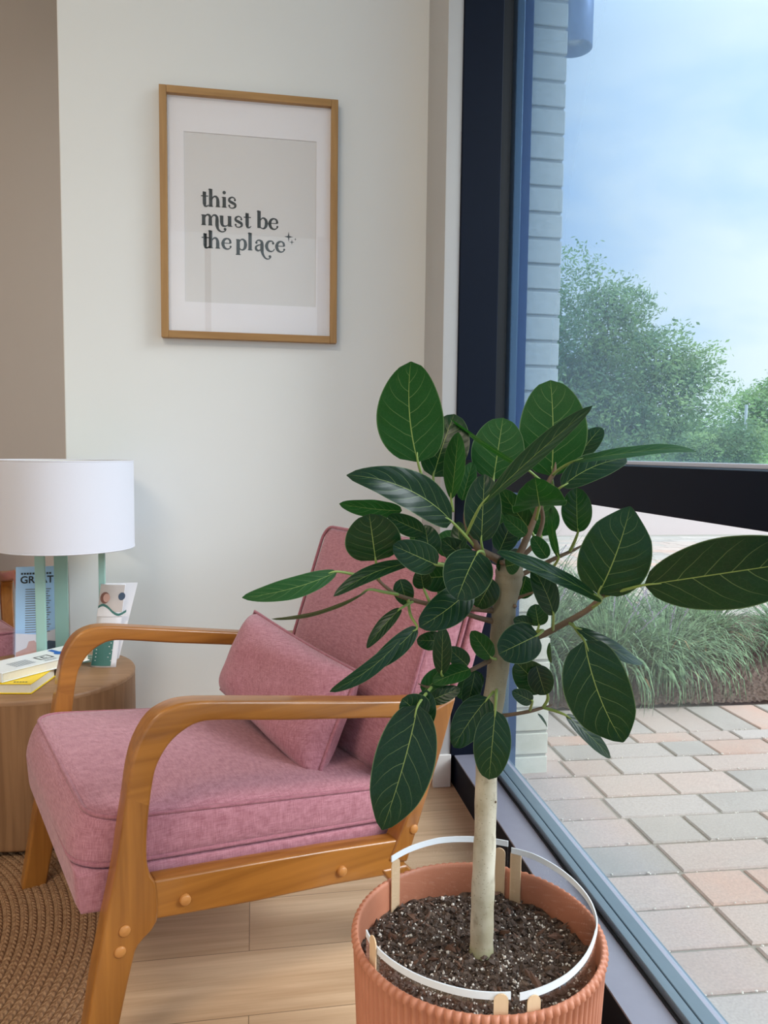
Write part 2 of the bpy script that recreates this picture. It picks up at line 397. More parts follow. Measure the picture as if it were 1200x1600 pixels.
def cushion(name, corners, rad, mat, parent, puff=(0, 0, 0), n=16, prad=0, pax=(0, 1, 2), wobble=0):
    c = [Vector(p) for p in corners]
    h = Vector(((c[1]-c[0]).length/2, (c[3]-c[0]).length/2, (c[4]-c[0]).length/2))
    bm = bmesh.new(); idx = {}
    def vert(q):
        k = tuple(round(a, 4) for a in q)
        if k not in idx:
            P = Vector((q[0]*h.x, q[1]*h.y, q[2]*h.z))
            if prad:
                i_, j_, k_ = pax
                m_ = max(abs(q[i_]), abs(q[j_]), 1e-6); bx, by = q[i_]/m_*h[i_], q[j_]/m_*h[j_]
                cx2, cy2 = max(-(h[i_]-prad), min(h[i_]-prad, bx)), max(-(h[j_]-prad), min(h[j_]-prad, by))
                d2 = Vector((bx-cx2, by-cy2)); 
                if d2.length > 1e-9: d2 = d2.normalized()*prad
                bx, by = cx2+d2.x, cy2+d2.y
                if m_ > .9999: bz = q[k_]*h[k_]; az_ = abs(bz)-(h[k_]-rad); ins = rad-math.sqrt(max(0, rad*rad-max(0, az_)**2)); kk = 1-ins/min(h[i_], h[j_]); P[i_], P[j_], P[k_] = bx*kk, by*kk, bz
                else:
                    dd = (1-m_)*min(h[i_], h[j_]); kk = m_*(1-rad/min(h[i_], h[j_]))
                    zz = h[k_]
                    P[i_], P[j_] = bx*kk, by*kk; P[k_] = math.copysign(zz, q[k_])
                core = P
            else: core = Vector([max(-(h[i]-rad), min(h[i]-rad, P[i])) for i in range(3)])
            d = P-core
            if d.length > 1e-9: P = core + d.normalized()*rad
            qq = [P[i]/h[i] for i in range(3)]
            bulge = [(1-qq[1]**2)*(1-qq[2]**2), (1-qq[0]**2)*(1-qq[2]**2), (1-qq[0]**2)*(1-qq[1]**2)]
            for i in range(3): qq[i] *= 1+puff[i]/h[i]*max(0, bulge[i])**.7
            p = tri(c, qq)
            if wobble:
                p += Vector((math.sin(9*p.y+5*p.x), math.sin(11*p.x), math.sin(13*p.x+7*p.y)))*wobble
            idx[k] = bm.verts.new(p)
        return idx[k]
    g = [-1+2*i/n for i in range(n+1)]
    # denser rows towards the edges
    g = [math.copysign(abs(a)**.75, a) for a in g]
    for ax in range(3):
        for sg in (-1, 1):
            for i in range(n):
                for j in range(n):
                    qs = []
                    for a, b in ((g[i], g[j]), (g[i+1], g[j]), (g[i+1], g[j+1]), (g[i], g[j+1])):
                        q = [0, 0, 0]; q[ax] = sg; q[(ax+1) % 3] = a; q[(ax+2) % 3] = b; qs.append(vert(q))
                    if len(set(qs)) == 4:
                        try: bm.faces.new(qs if sg > 0 else qs[::-1])
                        except ValueError: pass
    bmesh.ops.recalc_face_normals(bm, faces=bm.faces)
    me = bpy.data.meshes.new(name); bm.to_mesh(me); bm.free()
    for p in me.polygons: p.use_smooth = True
    me.materials.append(mat); o = bpy.data.objects.new(name, me); link(o, parent)
    return o, c, h
def piping(name, c, h, rad, ax, sg, mat, parent, r=.0042, inset=.18, out=1.0, rr=None):
    """cord around one face of a cushion"""
    pr = rr or rad
    i, j = (ax+1) % 3, (ax+2) % 3
    pts = []
    for (a, b, s0) in ((1, 1, 0), (-1, 1, 90), (-1, -1, 180), (1, -1, 270)):
        for k in range(7):
            t = R(s0+k*15)
            q = [0, 0, 0]
            q[ax] = sg*(1-inset*rad/h[ax])
            q[i] = (a*(h[i]-pr)+pr*math.cos(t)*out)/h[i]; q[j] = (b*(h[j]-pr)+pr*math.sin(t)*out)/h[j]
            pts.append(tri(c, q))
    P = []
    for k in range(len(pts)):
        a, b = pts[k], pts[(k+1) % len(pts)]; m = max(1, int((b-a).length/.03))
        P += [lerp(a, b, t/m) for t in range(m)]
    return MB().tube(P, r, 8, closed=True).build(name, mat, parent)

def make_armchair():
    root = empty('armchair', CH_ORG, CH_RZ)
    arm = smooth_pairs([((.50, .547), (.452, .500)), ((.40, .556), (.41, .521)), ((.17, .593), (.17, .56)), ((.06, .611), (.06, .58)), ((.01, .618), (.022, .583)), ((-.022, .616), (-.004, .574)), ((-.050, .602), (-.026, .557)), ((-.071, .571), (-.043, .530)), ((-.082, .535), (-.050, .504)), ((-.089, .49), (-.055, .47))], 3)
    leg = smooth_pairs([((-.089, .49), (-.055, .47)), ((-.097, .441), (-.059, .43)), ((-.104, .394), (-.060, .388)), ((-.110, .362), (-.055, .362)), ((-.116, .335), (-.046, .34)), ((-.124, .300), (-.046, .286)), ((-.131, .265), (-.074, .258)), ((-.137, .238), (-.084, .229)), ((-.149, .164), (-.103, .146)), ((-.166, .066), (-.119, .066))], 3)
    rail = [((-.05, .35), (-.05, .288)), ((.114, .332), (.114, .265)), ((.256, .315), (.256, .250)), ((.41, .294), (.41, .229))]
    up = smooth_pairs([((.372, .262), (.412, .25)), ((.41, .337), (.444, .337)), ((.446, .428), (.483, .438)), ((.457, .468), (.498, .482)), ((.448, .497), (.510, .518)), ((.42, .515), (.519, .545))], 3)
    low = smooth_pairs([((.356, .250), (.412, .245)), ((.385, .212), (.440, .216)), ((.45, .15), (.50, .155)), ((.535, .066), (.572, .066))], 3)
    for k, (t0, t1) in enumerate(((0, .044), (.632, .676))):
        strip(arm, t0, t1, cap1=False).build('armrest', chair_wood_h, root, bevel=.006)
        strip(leg, t0, t1, cap0=False).build('leg', chair_wood, root, bevel=.006)
        strip(rail, t0+.004, t1-.004).build('side_rail', chair_wood_h, root, bevel=.005)
        strip(up, t0, t1).build('back_post', chair_wood, root, bevel=.005)
        strip(low, t0+.001, t1-.001).build('leg', chair_wood, root, bevel=.005)
        y = t0 if k == 0 else t1; d = -1 if k == 0 else 1
        for (s, z) in ((-.102, .258), (-.095, .288), (-.003, .307), (.275, .272), (.425, .31)):
            s2, z2 = ks(s, z)
            m = MB(); prof = [(0, .0035), (.0075, .003), (.0092, .0015), (.0092, -.004)]
            v = []; f = []
            for a in range(16):
                for (r_, hh) in prof: v.append((s2+r_*math.cos(a*math.pi/8), y+d*hh, z2+r_*math.sin(a*math.pi/8)))
            for a in range(16):
                for q in range(3): f.append((a*4+q, ((a+1) % 16)*4+q, ((a+1) % 16)*4+q+1, a*4+q+1))
            m.add(v, f).build('screw_cap', dowel_wood, root)
    # cross rails under the seat
    x, z = ks(-.085, .285); box('cross_rail', (x, .04, z-.03), (x+.03, .64, z+.015), chair_wood, root, bevel=.004)
    x, z = ks(.33, .262); box('cross_rail', (x, .04, z-.03), (x+.03, .64, z+.02), chair_wood, root, bevel=.004)
    def C8(f, b, y0, y1):
        # f, b: (s, zlow, zhigh) at front and back
        return [(KC*f[0], y0, 1-KC*(1-f[1])), (KC*b[0], y0, 1-KC*(1-b[1])), (KC*b[0], y1, 1-KC*(1-b[1])), (KC*f[0], y1, 1-KC*(1-f[1])),
                (KC*f[3], y0, 1-KC*(1-f[2])), (KC*b[3], y0, 1-KC*(1-b[2])), (KC*b[3], y1, 1-KC*(1-b[2])), (KC*f[3], y1, 1-KC*(1-f[2]))]
    o, c, h = cushion('seat_base', C8((-.150, .303, .372, -.155), (.40, .240, .312, .40), .047, .630), .008, pink_fabric, root, n=12)
    o, c, h = cushion('seat_cushion', C8((-.156, .372, .452, -.132), (.43, .312, .380, .43), .050, .628), .016, pink_fabric, root, puff=(.018, .006, .020), prad=.06, wobble=.0012)
    piping('piping', c, h, .022, 2, 1, piping_fabric, o, inset=.22, out=1.0, rr=.06)
    piping('piping', c, h, .022, 2, -1, piping_fabric, o, inset=.22, out=1.0, rr=.06)
    # back: cushion leans 18 degrees, panel behind it
    def lean(s, z): return ks(s+(z-.543)*.335, z)
    def back8(s0, s1, z0, z1, y0, y1):
        a = lean(s0, z0); b = lean(s1, z0-.02); c_ = lean(s0, z1); d = lean(s1, z1-.015)
        return [(a[0], y0, a[1]), (b[0], y0, b[1]), (b[0], y1, b[1]), (a[0], y1, a[1]), (c_[0], y0, c_[1]), (d[0], y0, d[1]), (d[0], y1, d[1]), (c_[0], y1, c_[1])]
    o, c, h = cushion('back_cushion', back8(.447, .545, .385, .818, .062, .618), .026, pink_fabric, root, puff=(.016, .004, .004), wobble=.001)
    piping('piping', c, h, .026, 0, -1, piping_fabric, o, inset=.22, out=1.0, rr=.04)
    piping('piping', c, h, .026, 0, 1, piping_fabric, o, inset=.22, out=1.0, rr=.04)
    cushion('back_panel', back8(.55, .592, .53, .79, .056, .622), .012, pink_fabric, root, n=12)
    return root
chair = make_armchair()
tag(chair, 'pink fabric armchair with curved honey-coloured wooden arms, standing in front of the picture wall', 'armchair')
def copy_tree(o, parent=None):
    c = o.copy(); col.objects.link(c); c.parent = parent
    for ch in o.children: copy_tree(ch, c)
    return c
ch2 = copy_tree(chair)
ch2.location = (at(30, 900, 2.66).x, 2.76, 0); ch2.rotation_euler = (0, 0, R(112))
ch2['label'] = 'dim pink armchair at the left edge, behind the side table and the lamp'

def chair_pt(s, t, z):
    c_, s_ = math.cos(CH_RZ), math.sin(CH_RZ)
    return Vector((CH_ORG.x+s*c_-t*s_, CH_ORG.y+s*s_+t*c_, z))
def throw_pillow():
    TL, BL, TR, BR = chair_pt(.350, .55, .607), chair_pt(.262, .55, .425), chair_pt(.411, .14, .546), chair_pt(.305, .13, .338)
    nrm = (TR-TL).cross(BL-TL).normalized()
    if nrm.dot(EYE-TL) < 0: nrm = -nrm
    n = 26; v = []; f = []
    def P(u, v_, side):
        # edges pulled in between the corners
        uu = u; vv = v_
        pin = .035
        x = uu - pin*math.copysign(1, uu)*(abs(uu)**3)*(1-vv*vv)
        y = vv - pin*1.2*math.copysign(1, vv)*(abs(vv)**3)*(1-uu*uu)
        a, b = (x+1)/2, (y+1)/2
        p = lerp(lerp(TL, TR, a), lerp(BL, BR, a), b)
        e = max(0, (1-uu**4))*max(0, (1-vv**4))
        th = .074*e**.55
        th += .004*math.sin(7*uu+3*vv)*e*math.cos(5*vv-2*uu)
        return p + nrm*th*side
    for side in (1, -1):
        k = len(v)
        for j in range(n+1):
            for i in range(n+1): v.append(P(-1+2*i/n, -1+2*j/n, side))
        for j in range(n):
            for i in range(n):
                q = (k+j*(n+1)+i, k+j*(n+1)+i+1, k+(j+1)*(n+1)+i+1, k+(j+1)*(n+1)+i)
                f.append(q if side < 0 else q[::-1])
    bm = bmesh.new(); vs = [bm.verts.new(p) for p in v]
    for q in f: bm.faces.new([vs[i] for i in q])
    bmesh.ops.remove_doubles(bm, verts=bm.verts, dist=.0004); bmesh.ops.recalc_face_normals(bm, faces=bm.faces)
    me = bpy.data.meshes.new('throw_pillow'); bm.to_mesh(me); bm.free()
    for p in me.polygons: p.use_smooth = True
    me.materials.append(pink_fabric); o = link(bpy.data.objects.new('throw_pillow', me))
    edge = []
    for (a, b) in (((-1, -1), (1, -1)), ((1, -1), (1, 1)), ((1, 1), (-1, 1)), ((-1, 1), (-1, -1))):
        for t in range(16): edge.append(P(lerp(a[0], b[0], t/16), lerp(a[1], b[1], t/16), 0))
    MB().tube(edge, .0042, 8, closed=True).build('piping', piping_fabric, o)
    tag(o, 'small pink pillow with piped edges leaning in the corner of the near armchair', 'pillow')
throw_pillow()

# ---------------------------------------------------------------- rug, side table
def rug():
    c = Vector((-1.06, 1.50)); RR = .80; nr = 34*8; v = []; f = []; na = 160
    pitch = .0165
    rs = [pitch*k/8 for k in range(2, int(RR/pitch)*8+1)]
    for r_ in rs:
        fr = (r_/pitch) % 1
        z = .0075 + .003*math.sqrt(max(0, 1-(2*fr-1)**2))
        for k in range(na):
            a = 2*math.pi*k/na; v.append((r_*math.cos(a), r_*math.sin(a), z))
    for i in range(len(rs)-1):
        for k in range(na): f.append((i*na+k, (i+1)*na+k, (i+1)*na+(k+1) % na, i*na+(k+1) % na))
    m = len(v); v += [(rs[-1]*math.cos(2*math.pi*k/na), rs[-1]*math.sin(2*math.pi*k/na), .0005) for k in range(na)]
    i = len(rs)-1
    for k in range(na): f.append((i*na+k, m+k, m+(k+1) % na, i*na+(k+1) % na))
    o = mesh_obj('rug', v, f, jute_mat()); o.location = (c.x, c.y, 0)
    tag(o, 'round braided jute rug under the side table and the armchair', 'rug')
rug()
TC = Vector((-.568, 2.160)); TR_, TZ = .243, .400
def side_table():
    root = empty('side_table', (TC.x, TC.y, .011))
    z0 = .011
    MB().lathe([(0, .004), (TR_-.02, .004), (TR_-.02, .012), (TR_-.001, .014), (TR_, .018), (TR_, .025), (TR_, TZ-z0-.02), (TR_, TZ-z0-.014)], n=96).build('drum_body', table_side, root)
    MB().lathe([(TR_, TZ-z0-.0138), (TR_+.0006, TZ-z0-.006), (TR_-.002, TZ-z0-.0015), (TR_-.006, TZ-z0), (0, TZ-z0)], n=96).build('tabletop', table_topm, root)
    tag(root, 'round drum-shaped oak side table beside the near armchair, holding the lamp', 'side table')
side_table()

# ---------------------------------------------------------------- lamp
def table_lamp():
    cx, cy = -.511, 2.235
    root = empty('table_lamp', (cx, cy, TZ))
    pA, pC, pB = (-.063, -.034), (.086, .030), (-.031, .060)
    def post(p, wx, wy, name='base_post'):
        box(name, (p[0]-wx, p[1]-wy, 0), (p[0]+wx, p[1]+wy, .328), teal_metal, root, bevel=.001)
    post(pA, .0125, .007); post(pC, .0085, .007); post(pB, .018, .006)
    def bar(p, q, z, name='base_bar'):
        d = (Vector((q[0], q[1], 0))-Vector((p[0], p[1], 0))); nn = Vector((-d.y, d.x, 0)).normalized()*.006
        P, Q = Vector((p[0], p[1], z)), Vector((q[0], q[1], z))
        MB().hexa([P-nn, Q-nn, Q+nn, P+nn]+[v_+Vector((0, 0, .012)) for v_ in (P-nn, Q-nn, Q+nn, P+nn)]).build(name, teal_metal, root, smooth=False)
    for z in (.0005, .316): bar(pA, pC, z); bar(pA, pB, z); bar(pC, pB, z)
    bar((0, 0), pB, .3165); bar((0, 0), (.006, -.002), .3165)
    MB().tube([(0, 0, .318), (0, 0, .50)], .006, 10).build('stem', teal_metal, root)
    MB().lathe([(.0, .36), (.018, .36), (.018, .42), (0, .42)], n=20).build('socket', white_trim, root)
    bulb = [(0, .42), (.012, .425), (.016, .44), (.029, .475), (.031, .492), (.024, .512), (0, .52)]
    MB().lathe(bulb, n=20).build('bulb', plain('opal_bulb', (.85, .85, .82), .3), root)
    r_, z0, z1 = .179, .331, .570
    MB().lathe([(r_-.001, z0), (r_, z0+.0006), (r_, z0+.004), (r_, z1-.004), (r_, z1-.0006), (r_-.001, z1)], n=96).build('lamp_shade', shade_cloth, root)
    MB().lathe([(r_-.0025, z0+.001), (r_-.0025, z1-.001)], n=96).build('shade_lining', shade_lining, root)
    for z in (z0, z1): MB().tube([((r_-.001)*math.cos(k*math.pi/48), (r_-.001)*math.sin(k*math.pi/48), z) for k in range(96)], .0022, 6, closed=True).build('shade_rim', shade_cloth, root)
    b = MB()
    for k in range(3):
        a = R(30+120*k); b.tube([(0, 0, .50), ((r_-.002)*math.cos(a), (r_-.002)*math.sin(a), z1-.012)], .0018, 6)
    b.build('shade_spider', teal_metal, root)
    tag(root, 'table lamp with white drum shade on an open pale teal metal frame base', 'lamp')
table_lamp()

# ---------------------------------------------------------------- books and leaflets on the side table
def frame_axes(o, ax, ay):
    ax = Vector(ax).normalized(); ay = Vector(ay).normalized(); az = ax.cross(ay).normalized(); ay = az.cross(ax)
    return lambda x, y, z=0: Vector(o)+ax*x+ay*y+az*z
def book(name, corner, ang, w_, l, th, cover, spine_x=True, marks=None, label=''):
    """corner: world point of the near right corner, w_ to the left, l away"""
    root = empty(name, corner, ang)
    box('cover', (-w_, 0, 0), (0, l, .0022), cover, root, bevel=.0006)
    box('cover', (-w_, 0, th-.0022), (0, l, th), cover, root, bevel=.0006)
    box('page_block', (-w_+.003, .003, .0023), (-.003, l-.003, th-.0023), paper, root)
    box('spine', (-w_-.0015, 0, 0), (-w_+.0008, l, th), cover, root, bevel=.0006)
    if marks: marks(root, th+.0004)
    tag(root, label, 'book', 'books on the side table')
    return root
def flat(name, pts, z, mat, root):
    return mesh_obj(name, [(x, y, z) for x, y in pts], [tuple(range(len(pts)))], mat, root, smooth=False)
def rect(x0, y0, x1, y1): return [(x0, y0), (x1, y0), (x1, y1), (x0, y1)]
def rects_obj(name, rs, z, mat, root):
    b = MB()
    for (x0, y0, x1, y1) in rs: b.add([(x0, y0, z), (x1, y0, z), (x1, y1, z), (x0, y1, z)], [(0, 1, 2, 3)])
    return b.build(name, mat, root, smooth=False)
def yellow_marks(root, z):
    rects_obj('title_print', [(-.048+.007*k, .010, -.043+.007*k, .016) for k in range(5)], z, ink, root)
yb = book('book', Vector((-.538, 1.962, TZ+.001)), R(-8), .14, .15, .026, yellow, marks=yellow_marks, label='yellow paperback lying under the white book on the side table')
def white_marks(root, z):
    # x: towards the right, y: away; small printed panels
    rects_obj('emblem_print', [(-.125, .030, -.085, .034), (-.125, .062, -.085, .066), (-.125, .030, -.121, .066), (-.089, .030, -.085, .066), (-.112, .040, -.099, .044), (-.112, .052, -.099, .056), (-.112, .040, -.108, .056)], z, ink, root)
    pts = []
    for k in range(24):
        a = 2*math.pi*k/24; pts.append((-.052+.017*math.cos(a), .052+.017*math.sin(a)))
    flat('round_blue_print', pts, z+.0001, blue_ink, root)
    rects_obj('blue_band_print', [(-.059, .010, -.045, .1)], z, blue_ink, root)
    rects_obj('teal_print', [(-.030, .030+.011*k, -.008, .037+.011*k) for k in range(5)], z, teal_ink, root)
    rects_obj('small_text_print', [(-.20, .022+.008*k, -.145, .025+.008*k) for k in range(6)] + [(-.125, .012+.006*k, -.090, .014+.006*k) for k in range(2)], z, grey_ink, root)
wb = book('book', Vector((-.442, 2.162, TZ+.028)), R(48.5), .25, .112, .024, book_white, marks=white_marks, label='white book with a round blue print, lying on top of the yellow one')

def panel_mesh(name, F, outline, mat, parent, dz=0.0):
    return mesh_obj(name, [F(x, y, dz) for x, y in outline], [tuple(range(len(outline)))], mat, parent, smooth=False)
# tall blue leaflet behind the lamp, standing in a clear holder
def sheet(name, F, w_, h_, th, mat, parent=None, bend=0.0, n=12, x0=0, y0=0, dz=0):
    v = []; f = []
    for k in range(n+1):
        y = y0+h_*k/n; b = bend*(y*y) + dz
        v += [F(x0, y, b), F(x0+w_, y, b), F(x0+w_, y, b-th), F(x0, y, b-th)]
    for k in range(n):
        a = 4*k; c = a+4
        for j in range(4): f.append((a+j, a+(j+1) % 4, c+(j+1) % 4, c+j))
    f += [(0, 3, 2, 1), (4*n, 4*n+1, 4*n+2, 4*n+3)]
    return mesh_obj(name, v, f, mat, parent, smooth=False)
# ------- lettering drawn as brush strokes (units: 1 = stem height/100)
def stroke_mesh(b, pts, ws, F, sc, dz=0, sm=True):
    P = [Vector((p[0], p[1], 0)) for p in pts]
    if sm and len(P) > 2:
        P2 = smooth_path(P, 5); W2 = []
        for i in range(len(ws)-1):
            for k in range(5): W2.append(lerp(ws[i], ws[i+1], k/5))
        W2.append(ws[-1])
    else: P2, W2 = P, list(ws)
    v = []; n = len(P2)
    for i in range(n):
        t = (P2[min(i+1, n-1)]-P2[max(i-1, 0)]); t = t.normalized() if t.length > 0 else Vector((1, 0, 0))
        nn = Vector((-t.y, t.x, 0))*W2[i]/2
        v += [F((P2[i].x+nn.x)*sc, (P2[i].y+nn.y)*sc, dz), F((P2[i].x-nn.x)*sc, (P2[i].y-nn.y)*sc, dz)]
    b.add(v, [(2*i, 2*i+1, 2*i+3, 2*i+2) for i in range(n-1)])
def dot(b, x, y, r_, F, sc, dz=0):
    b.add([F((x+r_*math.cos(k*math.pi/8))*sc, (y+r_*math.sin(k*math.pi/8))*sc, dz) for k in range(16)], [tuple(range(16))])
TK, TN = 20, 6
GL = {
 't': [([(22, 84), (22, 14)], [TK, TK]), ([(14, 62), (18, 74), (22, 84)], [3, 8, 15]), ([(22, 18), (25, 4), (36, 2), (46, 10)], [TK, 14, 8, 4]), ([(2, 60), (44, 60)], [6, 6])],
 'h': [([(12, 102), (12, 0)], [TK, TK]), ([(-2, 98), (6, 101), (14, 99)], [3, 6, 7]), ([(-1, 2.5), (26, 2.5)], [5, 5]), ([(18, 40), (28, 57), (42, 60), (51, 48), (53, 30), (53, 0)], [4, 8, 12, 16, TK, TK]), ([(40, 2.5), (67, 2.5)], [5, 5])],
 'i': [([(14, 61), (14, 0)], [TK, TK]), ([(0, 58), (14, 59)], [5, 6]), ([(0, 2.5), (28, 2.5)], [5, 5]), 'dot', (14, 86, 10)],
 's': [([(44, 44), (40, 56), (26, 62), (11, 54), (10, 40), (26, 31), (42, 22), (44, 9), (30, 0), (14, 2), (6, 14)], [6, 7, 8, 12, 15, 17, 16, 12, 7, 6, 6]), 'dot', (9, 13, 6), 'dot', (42, 46, 6)],
 'm': [([(14, 61), (14, 0)], [TK, TK]), ([(0, 58), (14, 59)], [5, 6]), ([(0, 2.5), (28, 2.5)], [5, 5]), ([(20, 42), (29, 58), (42, 61), (51, 50), (52, 32), (52, 0)], [4, 8, 12, 16, TK, TK]), ([(40, 2.5), (64, 2.5)], [5, 5]),
       ([(58, 42), (67, 58), (80, 61), (90, 50), (91, 30), (91, 4), (98, -20), (116, -32), (136, -28), (144, -14)], [4, 8, 12, 16, TK, TK, 13, 8, 6, 5]), 'dot', (137, -16, 8)],
 'u': [([(12, 61), (12, 24), (17, 6), (30, 1), (44, 6), (54, 18)], [TK, TK, 15, 9, 5, 4]), ([(0, 58), (12, 59)], [5, 6]), ([(58, 61), (58, 0)], [TK, TK]), ([(46, 58), (58, 59)], [5, 6]), ([(58, 2.5), (74, 2.5)], [5, 5])],
 'b': [([(12, 102), (12, 2)], [TK, TK]), ([(-2, 98), (6, 101), (14, 99)], [3, 6, 7]), ([(18, 44), (28, 58), (40, 61), (52, 50), (55, 31), (51, 12), (40, 1), (28, 2), (16, 10)], [4, 7, 10, 16, 19, 16, 9, 6, 5])],
 'e': [([(10, 34), (54, 34)], [5, 5]), ([(53, 34), (50, 52), (36, 61), (18, 54), (9, 32), (16, 10), (32, 0), (48, 4), (57, 16)], [14, 12, 8, 14, 19, 16, 9, 6, 5]), 'dot', (54, 15, 6)],
 'p': [([(12, 61), (12, -30)], [TK, TK]), ([(0, 58), (12, 59)], [5, 6]), ([(-2, -28), (27, -28)], [5, 5]), ([(18, 44), (28, 58), (40, 61), (52, 50), (55, 31), (51, 12), (40, 1), (28, 2), (18, 12)], [4, 7, 10, 16, 19, 16, 9, 6, 5])],
 'l': [([(12, 102), (12, 0)], [TK, TK]), ([(-2, 98), (6, 101), (14, 99)], [3, 6, 7]), ([(-1, 2.5), (26, 2.5)], [5, 5])],
 'a': [([(9, 46), (15, 58), (28, 62), (42, 54), (44, 36), (44, 6), (50, -20), (66, -42), (86, -44), (98, -30)], [5, 7, 9, 15, TK, TK, 14, 9, 6, 5]), ([(44, 38), (26, 34), (10, 24), (9, 10), (20, 1), (34, 6), (42, 18)], [5, 7, 12, 15, 11, 6, 4]), 'dot', (11, 47, 7), 'dot', (91, -30, 8)],
 'c': [([(52, 46), (46, 57), (34, 61), (18, 54), (9, 32), (16, 10), (32, 0), (48, 4), (56, 16)], [6, 7, 8, 14, 19, 16, 9, 6, 5]), 'dot', (48, 48, 7)],
}
def write_glyphs(b, text, x, F, sc, adv, y=0, dz=0):
    for ch in text:
        if ch == ' ': x += adv[' ']; continue
        g = GL[ch]; k = 0
        while k < len(g):
            if g[k] == 'dot':
                dx, dy, r_ = g[k+1]; dot(b, x+dx, y+dy, r_, F, sc, dz); k += 2
            else:
                stroke_mesh(b, [(px+x, py+y) for px, py in g[k][0]], g[k][1], F, sc, dz, sm=len(g[k][0]) > 2); k += 1
        x += adv[ch]
    return x

def text_obj(name, body, size, mat, F_matrix, parent=None):
    c = bpy.data.curves.new(name, 'FONT'); c.body = body; c.size = size; c.extrude = 0
    c.materials.append(mat); o = bpy.data.objects.new(name, c); link(o, parent); o.matrix_world = F_matrix
    return o

# picture on the wall
def picture():
    YF = WY-.030
    xl, xr, zb, zt = at(250, 330, YF).x, at(527.5, 340, YF).x, 1.338, 2.064
    fw, cx = .021, (xl+xr)/2
    root = empty('framed_print', (cx, WY, (zb+zt)/2))
    L = lambda x0, y0, z0, x1, y1, z1: ((x0-cx, y0-WY, z0-(zb+zt)/2), (x1-cx, y1-WY, z1-(zb+zt)/2))
    for a in ((xl, YF, zb, xl+fw, WY-.002, zt), (xr-fw, YF, zb, xr, WY-.002, zt), (xl+fw, YF, zb, xr-fw, WY-.002, zb+fw), (xl+fw, YF, zt-fw, xr-fw, WY-.002, zt)):
        box('frame_bar', *L(*a), frame_wood if a[3]-a[0] < .1 else wood_frame_h, root, bevel=.0015)
    box('backing', *L(xl+fw, WY-.009, zb+fw, xr-fw, WY-.004, zt-fw), mat_white, root)
    # mount: four strips round the opening
    ym0, ym1 = WY-.0125, WY-.009
    ox0, ox1, oz0, oz1 = at(288, 335, ym0).x, at(494, 345, ym0).x, 1.448, 1.943
    b = MB()
    for a in ((xl+fw, ym0, zb+fw, ox0, ym1, zt-fw), (ox1, ym0, zb+fw, xr-fw, ym1, zt-fw), (ox0, ym0, zb+fw, ox1, ym1, oz0), (ox0, ym0, oz1, ox1, ym1, zt-fw)): b.box(*L(*a))
    b.build('mount', mat_white, root, smooth=False)
    pr = box('print', *L(ox0-.003, WY-.0095, oz0-.003, ox1+.003, WY-.0092, oz1+.003), print_grey, root)
    F = lambda x, y, z=0: Vector((x, -.0100-z, y))
    # lettering in frame coordinates, 1 unit = 0.269 px of the photograph
    u = .269*(xr-xl)/277.5
    b = MB()
    def place(px, py):
        p = at(px, py, WY-.0100); return (p.x-cx)/u, (p.z-(zb+zt)/2)/u
    A = dict(t=42, h=70, i=32, s=52, m=106, u=84, b=62, e=64, p=66, l=34, a=58, c=60); A[' '] = 20
    x, y = place(313.5, 322.0); write_glyphs(b, 'this', x, F, u*1.0, {**A, 't': 46, 'h': 76, 'i': 34}, y)
    x, y = place(314.5, 351.5); x = write_glyphs(b, 'must', x, F, u, {**A, 's': 54, 't': 50}, y); write_glyphs(b, 'be', x+30, F, u, {**A, 'b': 66}, y)
    x, y = place(314.5, 387.0); x = write_glyphs(b, 'the', x, F, u, {**A, 'h': 74}, y); x = write_glyphs(b, 'place', x+22, F, u, {**A, 'p': 70, 'l': 38, 'a': 62}, y)
    for (px, py, s_) in ((451.0, 370, 27), (456, 378.5, 15), (461.5, 374, 9)):
        x, y = place(px, py); k = .16
        pts = []
        for q in range(8):
            rr = s_ if q % 2 == 0 else s_*.24
            if q in (2, 6): rr *= 1.15
            pts.append(F((x+rr*math.cos(q*math.pi/4))*u, (y+rr*math.sin(q*math.pi/4))*u))
        b.add(pts, [tuple(range(8))])
    mesh_obj('lettering', b.v, b.f, ink, pr, smooth=False)
    box('glazing', *L(xl+fw, YF+.006, zb+fw, xr-fw, YF+.0075, zt-fw), picture_glass, root)
    tag(root, 'light wood framed print with dark lettering, hanging on the white wall', 'picture')
wood_frame_h = wood('frame_wood_h', srgb(146, 106, 56), srgb(176, 134, 80), 0, .45)
picture()

